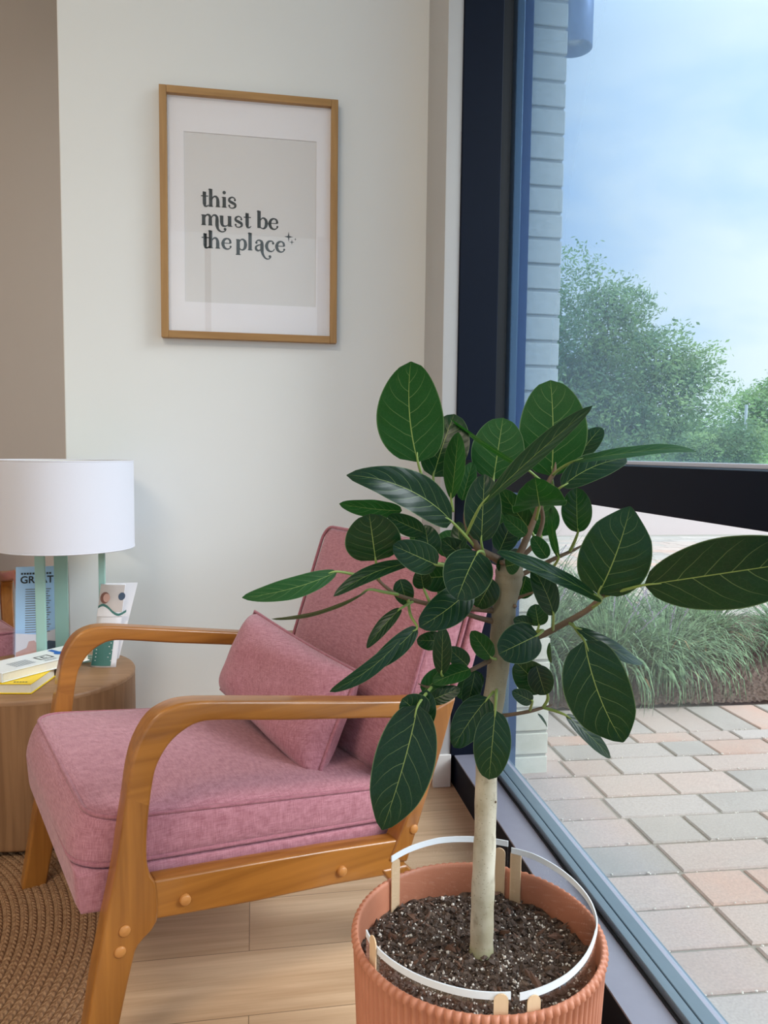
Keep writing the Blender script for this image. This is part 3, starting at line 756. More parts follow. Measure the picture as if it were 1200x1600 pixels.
def leaflets():
    # tall blue leaflet
    bl = Vector((-.670, 2.290, TZ+.004)); root = empty('leaflet', bl)
    ax = Vector((.98, .12, 0)).normalized(); ay = Vector((-.03, .20, 1)).normalized()
    F = frame_axes((0, 0, 0), ax, ay)
    W_, H_ = .115, .262
    sheet('leaflet_sheet', F, W_, H_, .0008, leaflet_blue, root)
    def pnl(nm, o, m, d): return panel_mesh(nm, F, o, m, root, d)
    b = MB()
    for k in range(19):
        y = .195-.0068*k; b.add([F(.026, y, .0005), F(.026+.068*(1-.12*((k*7) % 5)/4), y, .0005), F(.026+.068*(1-.12*((k*7) % 5)/4), y+.0028, .0005), F(.026, y+.0028, .0005)], [(0, 1, 2, 3)])
    b.build('small_text_print', grey_ink, root, smooth=False)
    pnl('photo_print', [(0.001, .001), (W_-.001, .001), (W_-.001, .082), (.06, .066), (.001, .072)], leaflet_white, .0005)
    pnl('hand_print', [(.002, .002), (.060, .004), (.066, .030), (.050, .050), (.036, .048), (.030, .030), (.002, .018)], skin_ink, .0008)
    pnl('dark_print', [(.066, .012), (.10, .018), (.112, .030), (.108, .045), (.088, .048), (.070, .034)], dark_ink, .0009)
    mw = Matrix.Translation(bl) @ Matrix(((ax.x, ay.x, -ax.cross(ay).x*-1, 0), (ax.y, ay.y, ax.cross(ay).y, 0), (ax.z, ay.z, ax.cross(ay).z, 0), (0, 0, 0, 1)))
    az = ax.cross(ay).normalized()
    def rotm(o): return Matrix(((ax.x, ay.x, az.x, o.x), (ax.y, ay.y, az.y, o.y), (ax.z, ay.z, az.z, o.z), (0, 0, 0, 1)))
    for body, size, x, y in (('GREAT', .0285, .012, .2145), ('LOOK YOUR BEST', .0088, .014, .238)):
        if body != 'GREAT': continue
        c = bpy.data.curves.new('headline', 'FONT'); c.body = body; c.size = size; c.offset = .0006
        c.materials.append(ink); o = bpy.data.objects.new('headline_curve', c); me_ = bpy.data.meshes.new_from_object(o); me_.name = 'headline'
        bpy.data.objects.remove(o); me_.transform(rotm(F(x, y, .0010))); me_.materials.clear(); me_.materials.append(ink); link(bpy.data.objects.new('headline', me_), root)
    b = MB()
    for k in range(11): b.add([F(.014+.0075*k, .239, .0008), F(.0195+.0075*k, .239, .0008), F(.0195+.0075*k, .2445, .0008), F(.014+.0075*k, .2445, .0008)], [(0, 1, 2, 3)])
    b.build('small_text_print', ink, root, smooth=False)
    tag(root, 'tall pale blue leaflet with a large GREAT headline, standing behind the lamp frame', 'leaflet', 'leaflets on the side table')
    # small acrylic holder in front of it
    h = empty('leaflet_holder', bl)
    sheet('holder_back', F, W_+.008, .20, .002, acrylic, h, x0=-.004, dz=-.003)
    sheet('holder_front', F, W_+.008, .085, .002, acrylic, h, x0=-.004, dz=.012)
    sheet('holder_foot', frame_axes((-.004, -.03, .001), (1, .12, 0), (-.12, 1, 0)), W_+.008, .07, .002, acrylic, h)
    tag(h, 'clear acrylic stand holding the tall pale blue leaflet', 'leaflet holder')
    # curled leaflet in front of the wall
    bl = Vector((-.446, 2.222, TZ+.0008)); root = empty('leaflet', bl)
    ax = Vector((.96, -.16, .0)).normalized(); W_, H_ = .070, .228
    def G(x, y, z=0):
        # the sheet curls: its foot slides forward, its head leans back and flares
        yy = y/H_
        fwd = .028*(1-yy)**3 - .030*yy*yy
        p = ax*x + Vector((0, -1, 0))*fwd + Vector((.020*yy, 0, y*.975))
        side = Vector((ax.y, -ax.x, 0))
        return p + side*(z+.006*math.sin(math.pi*x/W_))
    def band(nm, y0, y1, x0, x1, mat, d, n=8):
        v = []; f = []
        for k in range(n+1):
            for j in range(5):
                v.append(G(lerp(x0, x1, j/4), lerp(y0, y1, k/n), d))
        for k in range(n):
            for j in range(4): f.append((k*5+j, k*5+j+1, (k+1)*5+j+1, (k+1)*5+j))
        return mesh_obj(nm, v, f, mat, root, smooth=True)
    s_ = band('leaflet_sheet', 0, H_, 0, W_, leaflet_white, 0, 16); so_ = s_.modifiers.new('t', 'SOLIDIFY'); so_.thickness = .0006; so_.offset = 0
    band('photo_print', .150, H_-.002, .001, W_-.001, leaflet_beige, .0009)
    band('green_panel_print', .004, .085, .001, W_-.014, green_ink, .0009)
    b = MB()
    for k in range(7):
        y = .074-.0095*k; x1 = .056-.004*(k % 3)
        b.add([G(.010, y, .0014), G(x1, y, .0014), G(x1, y+.002, .0014), G(.010, y+.002, .0014)], [(0, 1, 2, 3)])
    b.build('small_text_print', leaflet_white, root, smooth=False)
    def blob(nm, cx_, cy_, rx, ry, mat, d): return mesh_obj(nm, [G(cx_+rx*math.cos(k*math.pi/9), cy_+ry*math.sin(k*math.pi/9), d) for k in range(18)], [tuple(range(18))], mat, root, smooth=False)
    blob('head_print', .018, .190, .014, .016, plain('hair_ink', srgb(130, 84, 72), .5), .0014)
    blob('face_print', .023, .190, .010, .012, skin_ink, .0018)
    blob('flower_print', .064, .194, .009, .011, dark_ink, .0014)
    b = MB(); pts = [(.001, .163), (.014, .170), (.030, .164), (.046, .150), (.062, .143), (.080, .153)]
    v = []
    sp = smooth_path([(x, y, 0) for x, y in pts], 4)
    for p in sp: v += [G(p.x, p.y+.0035, .0020), G(p.x, p.y-.0035, .0020)]
    b.add(v, [(2*i, 2*i+1, 2*i+3, 2*i+2) for i in range(len(sp)-1)]); b.build('wave_print', green_ink, root, smooth=False)
    v = []
    for p in sp: v += [G(p.x, p.y-.0035, .0017), G(p.x, .138, .0017)]
    MB().add(v, [(2*i, 2*i+1, 2*i+3, 2*i+2) for i in range(len(sp)-1)]).build('white_field_print', leaflet_white, root, smooth=False)
    # opened back leaf
    v = [G(W_-.004, H_, 0), G(W_+.030, H_-.004, -.020), G(W_-.002, H_-.085, -.001), G(W_-.010, H_, -.012)]
    mesh_obj('back_leaf', [G(.010, H_, -.012), G(W_+.022, H_-.002, -.034), G(W_+.002, .02, -.010), G(.02, .01, -.006)], [(0, 1, 2, 3)], leaflet_white, root, smooth=False)
    tag(root, 'small curled leaflet with a photo and a green lower panel, standing near the table rim', 'leaflet', 'leaflets on the side table')
leaflets()

# ---------------------------------------------------------------- outside
def paver_mat():
    m, n = new_mat('concrete_pavers')
    at_ = n('ShaderNodeAttribute', attribute_name='tone').outputs[0]
    oc = n('ShaderNodeTexCoord').outputs['Object']
    f = n('ShaderNodeTexNoise', {'Vector': oc, 'Scale': 5.0, 'Detail': 6.0}).outputs[0]
    g = n('ShaderNodeTexNoise', {'Vector': oc, 'Scale': 180.0, 'Detail': 3.0}).outputs[0]
    c = n.mix(n.ramp(f, [(.35, 0.0), (.65, .45)]), at_, srgb(192, 180, 170))
    c = n.mix(n.ramp(g, [(.3, .35), (.7, 0.0)]), c, srgb(130, 122, 116))
    bn = n('ShaderNodeBump', {'Height': g, 'Strength': .35, 'Distance': .002}).outputs[0]
    principled(n, color=c, rough=.85, normal=bn); return m
def paving():
    rnd = random.Random(5)
    tones = [srgb(196, 174, 162), srgb(188, 176, 168), srgb(168, 160, 152), srgb(200, 164, 146), srgb(176, 166, 156), srgb(192, 170, 158)]
    ys = [2.532, 2.447, 2.319, 2.194, 2.044, 1.916, 1.771, 1.634, 1.494, 1.355, 1.225, 1.08, .94, .80, .66, .52, .38, .24, .10, -.04, -.18, -.32]
    bm = bmesh.new(); ca = bm.loops.layers.float_color.new('tone')
    sl = -.045; g = .0045
    def blk(x0, x1, y0, y1, skew=0.0):
        tone = rnd.choice(tones); k = rnd.uniform(.92, 1.06); z = .0 - rnd.uniform(0, .0025); b = .004
        Yf = lambda x, y: y+sl*(x-1.15)
        x0 += g; x1 -= g; y0 += g; y1 -= g
        ring = lambda i, zz: [bm.verts.new((x+skew*(y-y0), Yf(x, y), zz)) for x, y in ((x0+i, y0+i), (x1-i, y0+i), (x1-i, y1-i), (x0+i, y1-i))]
        a, c, d = ring(0, z-.04), ring(0, z-b), ring(b, z)
        fs = [bm.faces.new(d)]
        for p, q in ((a, c), (c, d)):
            for i in range(4): fs.append(bm.faces.new((p[i], p[(i+1) % 4], q[(i+1) % 4], q[i])))
        for f_ in fs:
            for lp in f_.loops: lp[ca] = (tone[0]*k, tone[1]*k, tone[2]*k, 1)
    for i in range(len(ys)-1):
        y1, y0 = ys[i], ys[i+1]
        x = 1.005+rnd.uniform(-.02, .02); blk(.778, x, y0, y1)
        while x < 3.4:
            l = rnd.choice([.16, .23, .23, .30]); blk(x, x+l, y0, y1); x += l
    x = .75
    while x < 4.2:
        l = rnd.choice([.13, .13, .15]); blk(x, x+l, 2.532, 2.80); x += l
    # pavement beyond the planting bed
    y = 4.5
    while y < 9:
        x = .8+rnd.uniform(-.2, 0)
        while x < 9:
            l = rnd.choice([.16, .23, .30])*1.3; blk(x, x+l, y, y+.19); x += l
        y += .19
    bmesh.ops.recalc_face_normals(bm, faces=bm.faces)
    me = bpy.data.meshes.new('paving'); bm.to_mesh(me); bm.free(); me.materials.append(paver_mat())
    struct(link(bpy.data.objects.new('paving', me)))
    struct(box('paving_sand', (.772, -3, -.2), (40, 9.2, -.007), plain('joint_sand', srgb(150, 142, 130), .95, noise=.25, nscale=300)))
    struct(box('far_paving', (.772, 9.1, -.2), (60, 16, -.006), plain('far_paving', srgb(172, 154, 148), .9, noise=.08, nscale=9)))
    # small stones on the joints
    b = MB()
    for i in range(700):
        k = rnd.randrange(len(ys)-8); y = ys[k]+rnd.gauss(0, .004); x = rnd.uniform(.80, 2.6)
        s = rnd.uniform(.0015, .0038); y += sl*(x-1.15)
        v = [(x+s*rnd.uniform(.7, 1.2)*a, y+s*rnd.uniform(.7, 1.2)*b_, -.001+s*c*.8) for a, b_, c in ((1,0,0),(-1,0,0),(0,1,0),(0,-1,0),(0,0,1),(0,0,-1))]
        b.add(v, [(0,2,4),(2,1,4),(1,3,4),(3,0,4),(2,0,5),(1,2,5),(3,1,5),(0,3,5)])
    o = b.build('joint_gravel', plain('joint_gravel', srgb(226, 218, 206), .9), smooth=False)
    tag(o, 'pale grit lying in the joints of the brick paving outside', 'gravel', kind='stuff')
paving()

def brick_pier():
    b = MB(); rnd = random.Random(3); H = .0757
    z = -.02
    x0, x1, y0 = .800, .9135, 2.24
    while z < 4.2:
        d = rnd.uniform(0, .0015)
        b.box((x0, y0+d, z+.0045), (x1+d, 2.62, z+H-.0045)); z += H
    m, n = new_mat('painted_brick')
    oc = n('ShaderNodeTexCoord').outputs['Object']
    f = n('ShaderNodeTexNoise', {'Vector': oc, 'Scale': 60.0, 'Detail': 5.0}).outputs[0]
    principled(n, color=n.mix(f, srgb(206, 206, 190), srgb(230, 228, 214)), rough=.8, normal=n('ShaderNodeBump', {'Height': f, 'Strength': .4, 'Distance': .002}).outputs[0])
    o = struct(b.build('wall_outside', m, bevel=.003))
    mo = box('mortar', (x0+.002, y0+.005, 0), (x1-.004, 2.61, 4.2), plain('mortar', srgb(186, 186, 176), .9), o)
    struct(box('wall_outside_return', (.765, WY, 0), (.81, 2.62, 4.2), plain('return_wall', srgb(120, 140, 170), .7)))
brick_pier()
struct(box('sky_blocker', (.76, -4.0, 3.02), (1.95, 1.95, 3.30), plain('sky_blocker_paint', srgb(214, 212, 206), .8)))  # unseen overhang added to cut steep sky light near the window
def outdoor_lamp():
    root = empty('outdoor_wall_lamp', (.962, 2.31, 2.235))
    MB().lathe([(0, .03), (.05, .03), (.05, .0), (.053, -.002), (.056, .0), (.056, .40), (0, .40)], n=48).build('lamp_body', outdoor_lamp_metal, root)
    MB().lathe([(0, .024), (.032, .024), (.032, .029), (0, .029)], n=32).build('lens', plain('lens', srgb(230, 235, 240), .3), root)
    box('bracket', (-.06, -.02, .12), (-.04, .02, .30), outdoor_lamp_metal, root)
    tag(root, 'blue-grey cylindrical wall light high on the pale brick pier outside', 'outdoor lamp')
outdoor_lamp()

def foliage_mat(name, c1, c2, scale=.8, trans=.35, rough=.6):
    m, n = new_mat(name)
    oc = n('ShaderNodeTexCoord').outputs['Object']
    f = n('ShaderNodeTexNoise', {'Vector': oc, 'Scale': scale, 'Detail': 5.0}).outputs[0]
    c = n.mix(n.ramp(f, [(.35, 0.0), (.65, 1.0)]), c1, c2)
    p = n('ShaderNodeBsdfPrincipled', {'Base Color': c, 'Roughness': rough, 'Specular IOR Level': .3})
    t = n('ShaderNodeBsdfTranslucent', {0: c})
    mx = n('ShaderNodeMixShader', {0: trans, 1: p.outputs[0], 2: t.outputs[0]})
    n('ShaderNodeOutputMaterial', {0: mx.outputs[0]}); return m
grass_m = foliage_mat('grass_blades', srgb(30, 74, 50), srgb(164, 198, 150), 30)
def grass_clump(c, h, n, spread, seed, label, spikes=3, dead=0):
    rnd = random.Random(seed)
    root = empty('ornamental_grass', (c[0], c[1], 0.0))
    def blades(n, L0, L1, droop):
        v = []; f = []
        for _ in range(n):
            a = rnd.uniform(0, 2*math.pi); r0 = rnd.uniform(0, .07); L = rnd.uniform(L0, L1); tilt = rnd.random()**.8*spread
            dx, dy = math.cos(a), math.sin(a); wd = rnd.uniform(.0026, .0048); k0 = len(v); N = 7
            x, y, z = dx*r0, dy*r0, 0.0; ang = R(88)-tilt*.55
            tw = rnd.uniform(-.6, .6); sx, sy = -math.sin(a+tw), math.cos(a+tw)
            for i in range(N+1):
                t = i/N; ww = wd*(1-t**3)*(.6+.4*min(1, t*4)) + .0003
                v += [(x-sx*ww, y-sy*ww, max(z, .004)), (x+sx*ww, y+sy*ww, max(z, .004))]
                x += math.cos(ang)*dx*L/N; y += math.cos(ang)*dy*L/N; z += math.sin(ang)*L/N
                ang -= (droop*(.25+tilt))*(.4+1.2*t)/N*2.2
            f += [(k0+2*i, k0+2*i+1, k0+2*i+3, k0+2*i+2) for i in range(N)]
        return v, f
    v, f = blades(int(n*1.25), h*.85, h*1.4, 1.65); mesh_obj('grass_blades', v, f, grass_m, root)
    if dead:
        v, f = blades(dead, h*.6, h*1.0, 2.9); mesh_obj('dry_blades', v, f, dry_m, root)
    for _ in range(spikes):
        a = rnd.uniform(0, 6.28); l = rnd.uniform(.9, 1.1)*h; d = rnd.uniform(.10, .28)
        p = [(0, 0, .02), (math.cos(a)*d*.4, math.sin(a)*d*.4, l*.6), (math.cos(a)*d, math.sin(a)*d, l)]
        b = MB().tube(p, [.0015]*3, 5)
        for k in range(26):
            t = .55+.45*k/26; q = Vector(p[1]).lerp(Vector(p[2]), (t-.55)/.45)
            q += Vector((rnd.gauss(0, .004), rnd.gauss(0, .004), 0)); s = .004
            b.add([q+Vector((s, 0, 0)), q+Vector((-s*.5, s, 0)), q+Vector((-s*.5, -s, 0)), q+Vector((0, 0, s*1.6))], [(0, 1, 2), (0, 1, 3), (1, 2, 3), (2, 0, 3)])
        b.build('flower_spike', spike_m, root, smooth=False)
    tag(root, label, 'grass clump', 'grass clumps in the bed outside')
dry_m = plain('dry_grass', srgb(190, 150, 104), .8)
spike_m = plain('flower_spike', srgb(176, 160, 186), .8)
clumps = [((1.22, 3.12), .46, 300, .9, 'leftmost front grass clump, right of the brick pier outside', 2, 0), ((1.52, 3.05), .44, 340, 1.0, 'tall front grass clump between the two lower right leaves of the plant, outside', 3, 6),
          ((1.80, 3.10), .42, 320, 1.0, 'front grass clump with lilac spikes, third from the pier outside', 5, 10), ((2.20, 3.45), .40, 340, 1.05, 'front grass clump at the right edge with bare mulch before it', 3, 22),
          ((2.66, 3.42), .38, 260, 1.05, 'grass clump at the far right end of the bed, partly cut by the photo edge', 2, 20), ((1.40, 3.55), .50, 280, .9, 'rear grass clump nearest the brick pier outside', 1, 0), ((1.75, 3.6), .48, 280, .9, 'rear grass clump behind the lilac-spiked one', 1, 0), ((1.5, 4.0), .52, 240, .9, 'rearmost grass clump at the left, under the dark window rail', 1, 0), ((2.35, 4.0), .36, 240, 1.0, 'rear grass clump at the right, with pale paving behind it', 1, 0)]
for i, (c, h, n_, sp, lb, sk, dd) in enumerate(clumps): grass_clump(c, h, n_, sp, 40+i, lb, sk, dd)
def bed():
    rnd = random.Random(9); v = []; f = []; nx, ny = 300, 130
    for j in range(ny+1):
        for i in range(nx+1):
            x = .9+3.4*i/nx; y = 2.80-.045*(x-1.15)+1.6*j/ny
            v.append((x, y, .004+rnd.uniform(0, .012)+.006*math.sin(9*x+3*y)*math.sin(7*y-2*x)))
    for j in range(ny):
        for i in range(nx): f.append((j*(nx+1)+i, j*(nx+1)+i+1, (j+1)*(nx+1)+i+1, (j+1)*(nx+1)+i))
    struct(mesh_obj('planting_bed', v, f, plain('mulch', srgb(92, 74, 62), .95, noise=.6, nscale=120, bump=1.0), smooth=False))
bed()

def tree(name, blobs, n, size, mat, label, cat, trunk=None, seed=1, group=None, wisps=0):
    """blobs: (centre, radii)"""
    rnd = random.Random(seed); v = []; f = []
    vol = [b[1][0]*b[1][1]*b[1][2] for b in blobs]; tot = sum(vol)
    base = Vector(blobs[0][0]); base.z = 0
    for (c, r_), vv in zip(blobs, vol):
        for _ in range(int(n*vv/tot)):
            d = Vector((rnd.gauss(0, 1), rnd.gauss(0, 1), rnd.gauss(0, 1))).normalized()
            rr = rnd.random()**.33
            lump = 1+.13*math.sin(5*d.x+3*d.z+c[0])+.11*math.sin(9*d.z-4*d.x+c[2])+.06*math.sin(17*d.x+13*d.z)
            if rnd.random() < wisps: rr *= rnd.uniform(1.0, 1.14)
            p = Vector(c)+Vector((d.x*r_[0], d.y*r_[1], d.z*r_[2]))*rr*lump - base
            if p.z < .05: continue
            a = Vector((rnd.gauss(0, 1), rnd.gauss(0, 1), rnd.gauss(0, 1))).normalized()*size*rnd.uniform(.6, 1.3); b_ = a.orthogonal().normalized()*a.length*.5
            k = len(v); v += [p-a, p+b_, p+a, p-b_]; f.append((k, k+1, k+2, k+3))
    if trunk:
        root = empty(name, base)
        mesh_obj('foliage', v, f, mat, root, smooth=False)
        MB().tube([Vector((0, 0, -.1)), Vector((.1, 0, trunk[0]*.5)), Vector((.2, 0, trunk[0]))], [trunk[1], trunk[1]*.8, trunk[1]*.5], 10).build('trunk', bark_far, root)
    else:
        root = mesh_obj(name, v, f, mat, None, smooth=False); root.location = base
    tag(root, label, cat, group)
bark_far = plain('bark_far', srgb(100, 88, 76), .9)
oak_m = foliage_mat('oak_foliage', srgb(92, 126, 88), srgb(156, 182, 118), .7)
pale_m = foliage_mat('pale_foliage', srgb(110, 150, 96), srgb(160, 190, 124), .9)
tree('tree', [((11.2, 26, 4.4), (2.9, 2.6, 3.3)), ((13.2, 25.5, 3.4), (2.6, 2.2, 2.7)), ((15.0, 25.5, 2.8), (1.8, 1.8, 2.2)), ((11.2, 25, 1.8), (3.0, 2.0, 2.0)), ((8.5, 26, 3.2), (2.4, 2.2, 3.0)), ((14.9, 25, 4.2), (1.1, 1.0, .9)), ((12.7, 25.6, 6.2), (1.5, 1.2, .8))], 62000, .085, oak_m, 'large broad green tree behind the window, its left side hidden by the brick pier', 'tree', trunk=(4, .35), seed=2, wisps=.16)
tree('shrub', [((15.0, 22, 1.25), (1.1, .9, .95)), ((13.7, 22, 1.05), (.9, .8, .8))], 9000, .06, oak_m, 'rounded dark shrub at the right foot of the large tree', 'shrub', seed=3)
tree('tree', [((22.6, 32, 2.6), (1.5, 1.4, 1.9)), ((24.2, 32, 3.2), (1.8, 1.4, 2.3)), ((21.4, 32, 1.4), (1.0, 1.0, 1.2))], 16000, .085, pale_m, 'lighter green tree at the right edge of the window view, right of the large one', 'tree', trunk=(2.4, .14), seed=4, wisps=.12)
def hedge():
    rnd = random.Random(8); v = []; f = []
    for _ in range(16000):
        x = rnd.uniform(2, 34); y = rnd.uniform(29.0, 29.8); z = 1.12*rnd.random()**.5+.05*math.sin(x*2.1); k = len(v)
        a = Vector((rnd.gauss(0, 1), rnd.gauss(0, 1), rnd.gauss(0, 1))).normalized()*.07; b_ = a.orthogonal().normalized()*.05; p = Vector((x, y, z))
        v += [p-a, p+b_, p+a, p-b_]; f.append((k, k+1, k+2, k+3))
    o = mesh_obj('hedge', v, f, foliage_mat('hedge_foliage', srgb(140, 186, 100), srgb(176, 210, 130), 1.5), smooth=False)
    tag(o, 'low bright green hedge running below the trees in the distance', 'hedge')
hedge()
MB().tube([(19.85, 28.7, 0), (19.85, 28.7, 3.15)], .06, 8).build('utility_pole', plain('pole_grey', srgb(150, 160, 170), .7))
tag(bpy.data.objects['utility_pole'], 'thin pale pole in front of the lighter tree at the right', 'pole')
struct(box('lawn', (-60, 16, -.3), (140, 160, -.004), plain('lawn', srgb(150, 186, 110), .9, noise=.15, nscale=2)))
def far_trees():
    # a belt of distant trees closing the horizon
    for i, (x, y, rx, rz) in enumerate(((20, 60, 6.5, 3.2), (36, 62, 6.5, 3.0), (52, 60, 6.5, 3.6), (4, 62, 6.5, 3))):
        tree('tree', [((x, y, 1.5), (rx, 2, rz))], 7000, .25, pale_m, ['distant green trees behind the large tree', 'distant green trees just left of the pole', 'distant green trees at the right edge', 'distant green trees far left, behind the pier'][i], 'trees', seed=20+i)
far_trees()

# ---------------------------------------------------------------- potted plant
PC = Vector((.308, .990)); PR, PZ = .177, .340
plant = empty('potted_plant', (PC.x, PC.y, 0))
tag(plant, 'rubber-leaved ficus tree with a pale trunk in a ribbed terracotta-coloured pot by the window', 'potted plant')
PO = Vector((PC.x, PC.y, 0))
def pot():
    n = 96*6; v = []; f = []
    prof = []   # (radius, z, rib weight)
    R0 = .158
    for i in range(15):
        t = i/14; prof.append((lerp(R0, PR-.003, t**.9), .004+t*(PZ-.016), 1.0))
    prof += [(PR-.0, PZ-.008, 1), (PR-.001, PZ-.003, 1.0), (PR-.004, PZ, .9), (PR-.007, PZ+.0008, .35), (PR-.010, PZ-.001, 0), (PR-.0110, PZ-.006, 0), (PR-.0115, PZ-.05, 0), (PR-.0125, .20, 0), (.13, .18, 0), (0.001, .18, 0)]
    prof = [(.001, .002, 0), (R0-.006, .002, 0)] + prof
    m = len(prof); ribs = 96
    for k in range(n):
        a = 2*math.pi*k/n; rib = abs(math.sin(a*ribs/2))**.7
        for (r_, z, w_) in prof:
            rr = r_-(1-rib)*.0055*w_; v.append((rr*math.cos(a), rr*math.sin(a), z))
    for k in range(n):
        for i in range(m-1): f.append((k*m+i, ((k+1) % n)*m+i, ((k+1) % n)*m+i+1, k*m+i+1))
    mesh_obj('pot', v, f, terracotta, plant)
pot()
def soil():
    rnd = random.Random(11); nr, na = 46, 150; v = [(0, 0, .302)]; f = []
    from mathutils import noise
    for i in range(1, nr+1):
        r_ = (PR-.0118)*i/nr
        for k in range(na):
            a = 2*math.pi*k/na; x, y = r_*math.cos(a), r_*math.sin(a)
            h = .006*noise.noise((x*22, y*22, 3)) + .007*noise.noise((x*70, y*70, 1)) + .006*noise.noise((x*170, y*170, 5))
            v.append((x, y, .298+h+.004*math.exp(-(x*x+y*y)/.0012)-.006*(i/nr)**3))
    for k in range(na): f.append((0, 1+k, 1+(k+1) % na))
    for i in range(nr-1):
        for k in range(na): f.append((1+i*na+k, 1+(i+1)*na+k, 1+(i+1)*na+(k+1) % na, 1+i*na+(k+1) % na))
    m, n = new_mat('potting_soil')
    oc = n('ShaderNodeTexCoord').outputs['Object']
    q = n('ShaderNodeTexNoise', {'Vector': oc, 'Scale': 140.0, 'Detail': 6.0}).outputs[0]
    c = n.mix(n.ramp(q, [(.35, 0.0), (.7, 1.0)]), srgb(36, 29, 26), srgb(120, 102, 90))
    principled(n, color=c, rough=.9, spec=.2, normal=n('ShaderNodeBump', {'Height': q, 'Strength': 1.0, 'Distance': .004}).outputs[0])
    o = mesh_obj('soil', v, f, m, plant)
    def scatter(name, cnt, s0, s1, mat, flatten, seed):
        r2 = random.Random(seed); b = MB()
        from mathutils import Euler
        for _ in range(cnt):
            rr = (PR-.020)*math.sqrt(r2.random()); a = r2.uniform(0, 6.283); x, y = rr*math.cos(a), rr*math.sin(a)
            h = .006*noise.noise((x*22, y*22, 3)) + .007*noise.noise((x*70, y*70, 1)) + .006*noise.noise((x*170, y*170, 5))
            z = .298+h+.004*math.exp(-(x*x+y*y)/.0012)-.006*(rr/PR)**3
            s = r2.uniform(s0, s1)*(1 if r2.random() < .85 else 1.6); E_ = Euler((r2.uniform(-.8, .8), r2.uniform(-.8, .8), r2.uniform(0, 6.3))).to_matrix()
            vv = [E_ @ Vector((px*s*r2.uniform(.7, 1.3)*flatten[0], py*s*r2.uniform(.7, 1.3)*flatten[1], pz*s*r2.uniform(.7, 1.3)*flatten[2]))+Vector((x, y, z+s*.3)) for px, py, pz in ((1,0,0),(-1,0,0),(0,1,0),(0,-1,0),(0,0,1),(0,0,-1),(.6,.6,.5),(-.6,.6,-.5))]
            b.add(vv, [(0,2,4),(2,1,4),(1,3,4),(3,0,4),(2,0,5),(1,2,5),(3,1,5),(0,3,5)])
        x_ = b.build(name, mat, plant, smooth=False); x_['kind'] = 'stuff'; return x_
    tag(scatter('perlite', 1700, .0009, .0021, plain('perlite', srgb(214, 208, 200), .8, noise=.1), (1, 1, 1), 3))
    scatter('soil_crumbs', 3200, .0015, .0042, plain('crumbs', srgb(78, 64, 56), .9, noise=.6, nscale=90), (1.2, .9, .7), 4)
    scatter('bark_chips', 260, .004, .008, plain('chips', srgb(92, 66, 52), .85, noise=.4, nscale=80), (1.3, .45, .25), 5)
soil()

def bark_mat():
    m, n = new_mat('ficus_bark')
    oc = n('ShaderNodeTexCoord').outputs['Object']
    z = n('ShaderNodeSeparateXYZ', {0: oc}).outputs[2]
    f = n('ShaderNodeTexNoise', {'Vector': n('ShaderNodeMapping', {0: oc, 'Scale': (90, 90, 45)}).outputs[0], 'Scale': 1.0, 'Detail': 6.0}).outputs[0]
    g = n('ShaderNodeTexNoise', {'Vector': oc, 'Scale': 20.0, 'Detail': 3.0}).outputs[0]
    c = n.mix(n.ramp(g, [(.35, 0.0), (.65, 1.0)]), srgb(172, 162, 136), srgb(212, 204, 184))
    c = n.mix(n.ramp(f, [(.58, 0.0), (.75, .5)]), c, srgb(124, 106, 84))
    sp = n('ShaderNodeTexVoronoi', {'Vector': n('ShaderNodeMapping', {0: oc, 'Scale': (160, 160, 260)}).outputs[0], 'Scale': 1.0}).outputs[0]
    c = n.mix(n.ramp(sp, [(.10, .55), (.22, 0.0)]), c, srgb(120, 100, 70))
    # bark turns browner towards the top of the trunk, moss green at the foot
    c = n.mix(n.ramp(n.math('MULTIPLY_ADD', z, 1.0, -.5), [(.04, 0.0), (.28, .85)]), c, srgb(100, 92, 74))
    c = n.mix(n.ramp(z, [(.300, .7), (.318, 0.0)]), c, srgb(122, 130, 66))
    principled(n, color=c, rough=.75, normal=n('ShaderNodeBump', {'Height': f, 'Strength': .5, 'Distance': .0015}).outputs[0]); return m
bark = bark_mat()
twig_m = plain('brown_twig', srgb(104, 84, 66), .7, noise=.25, nscale=60, bump=.4)
green_stem = plain('green_stem', srgb(128, 150, 78), .5, noise=.12, nscale=40)
def wp(x, y, Y): return at(x, y, Y)-PO
def pxr(p, px):   # half of a pixel width at a point (relative to the plant) in metres
    return px/2*((p+PO-EYE).dot(_fw))/FPX
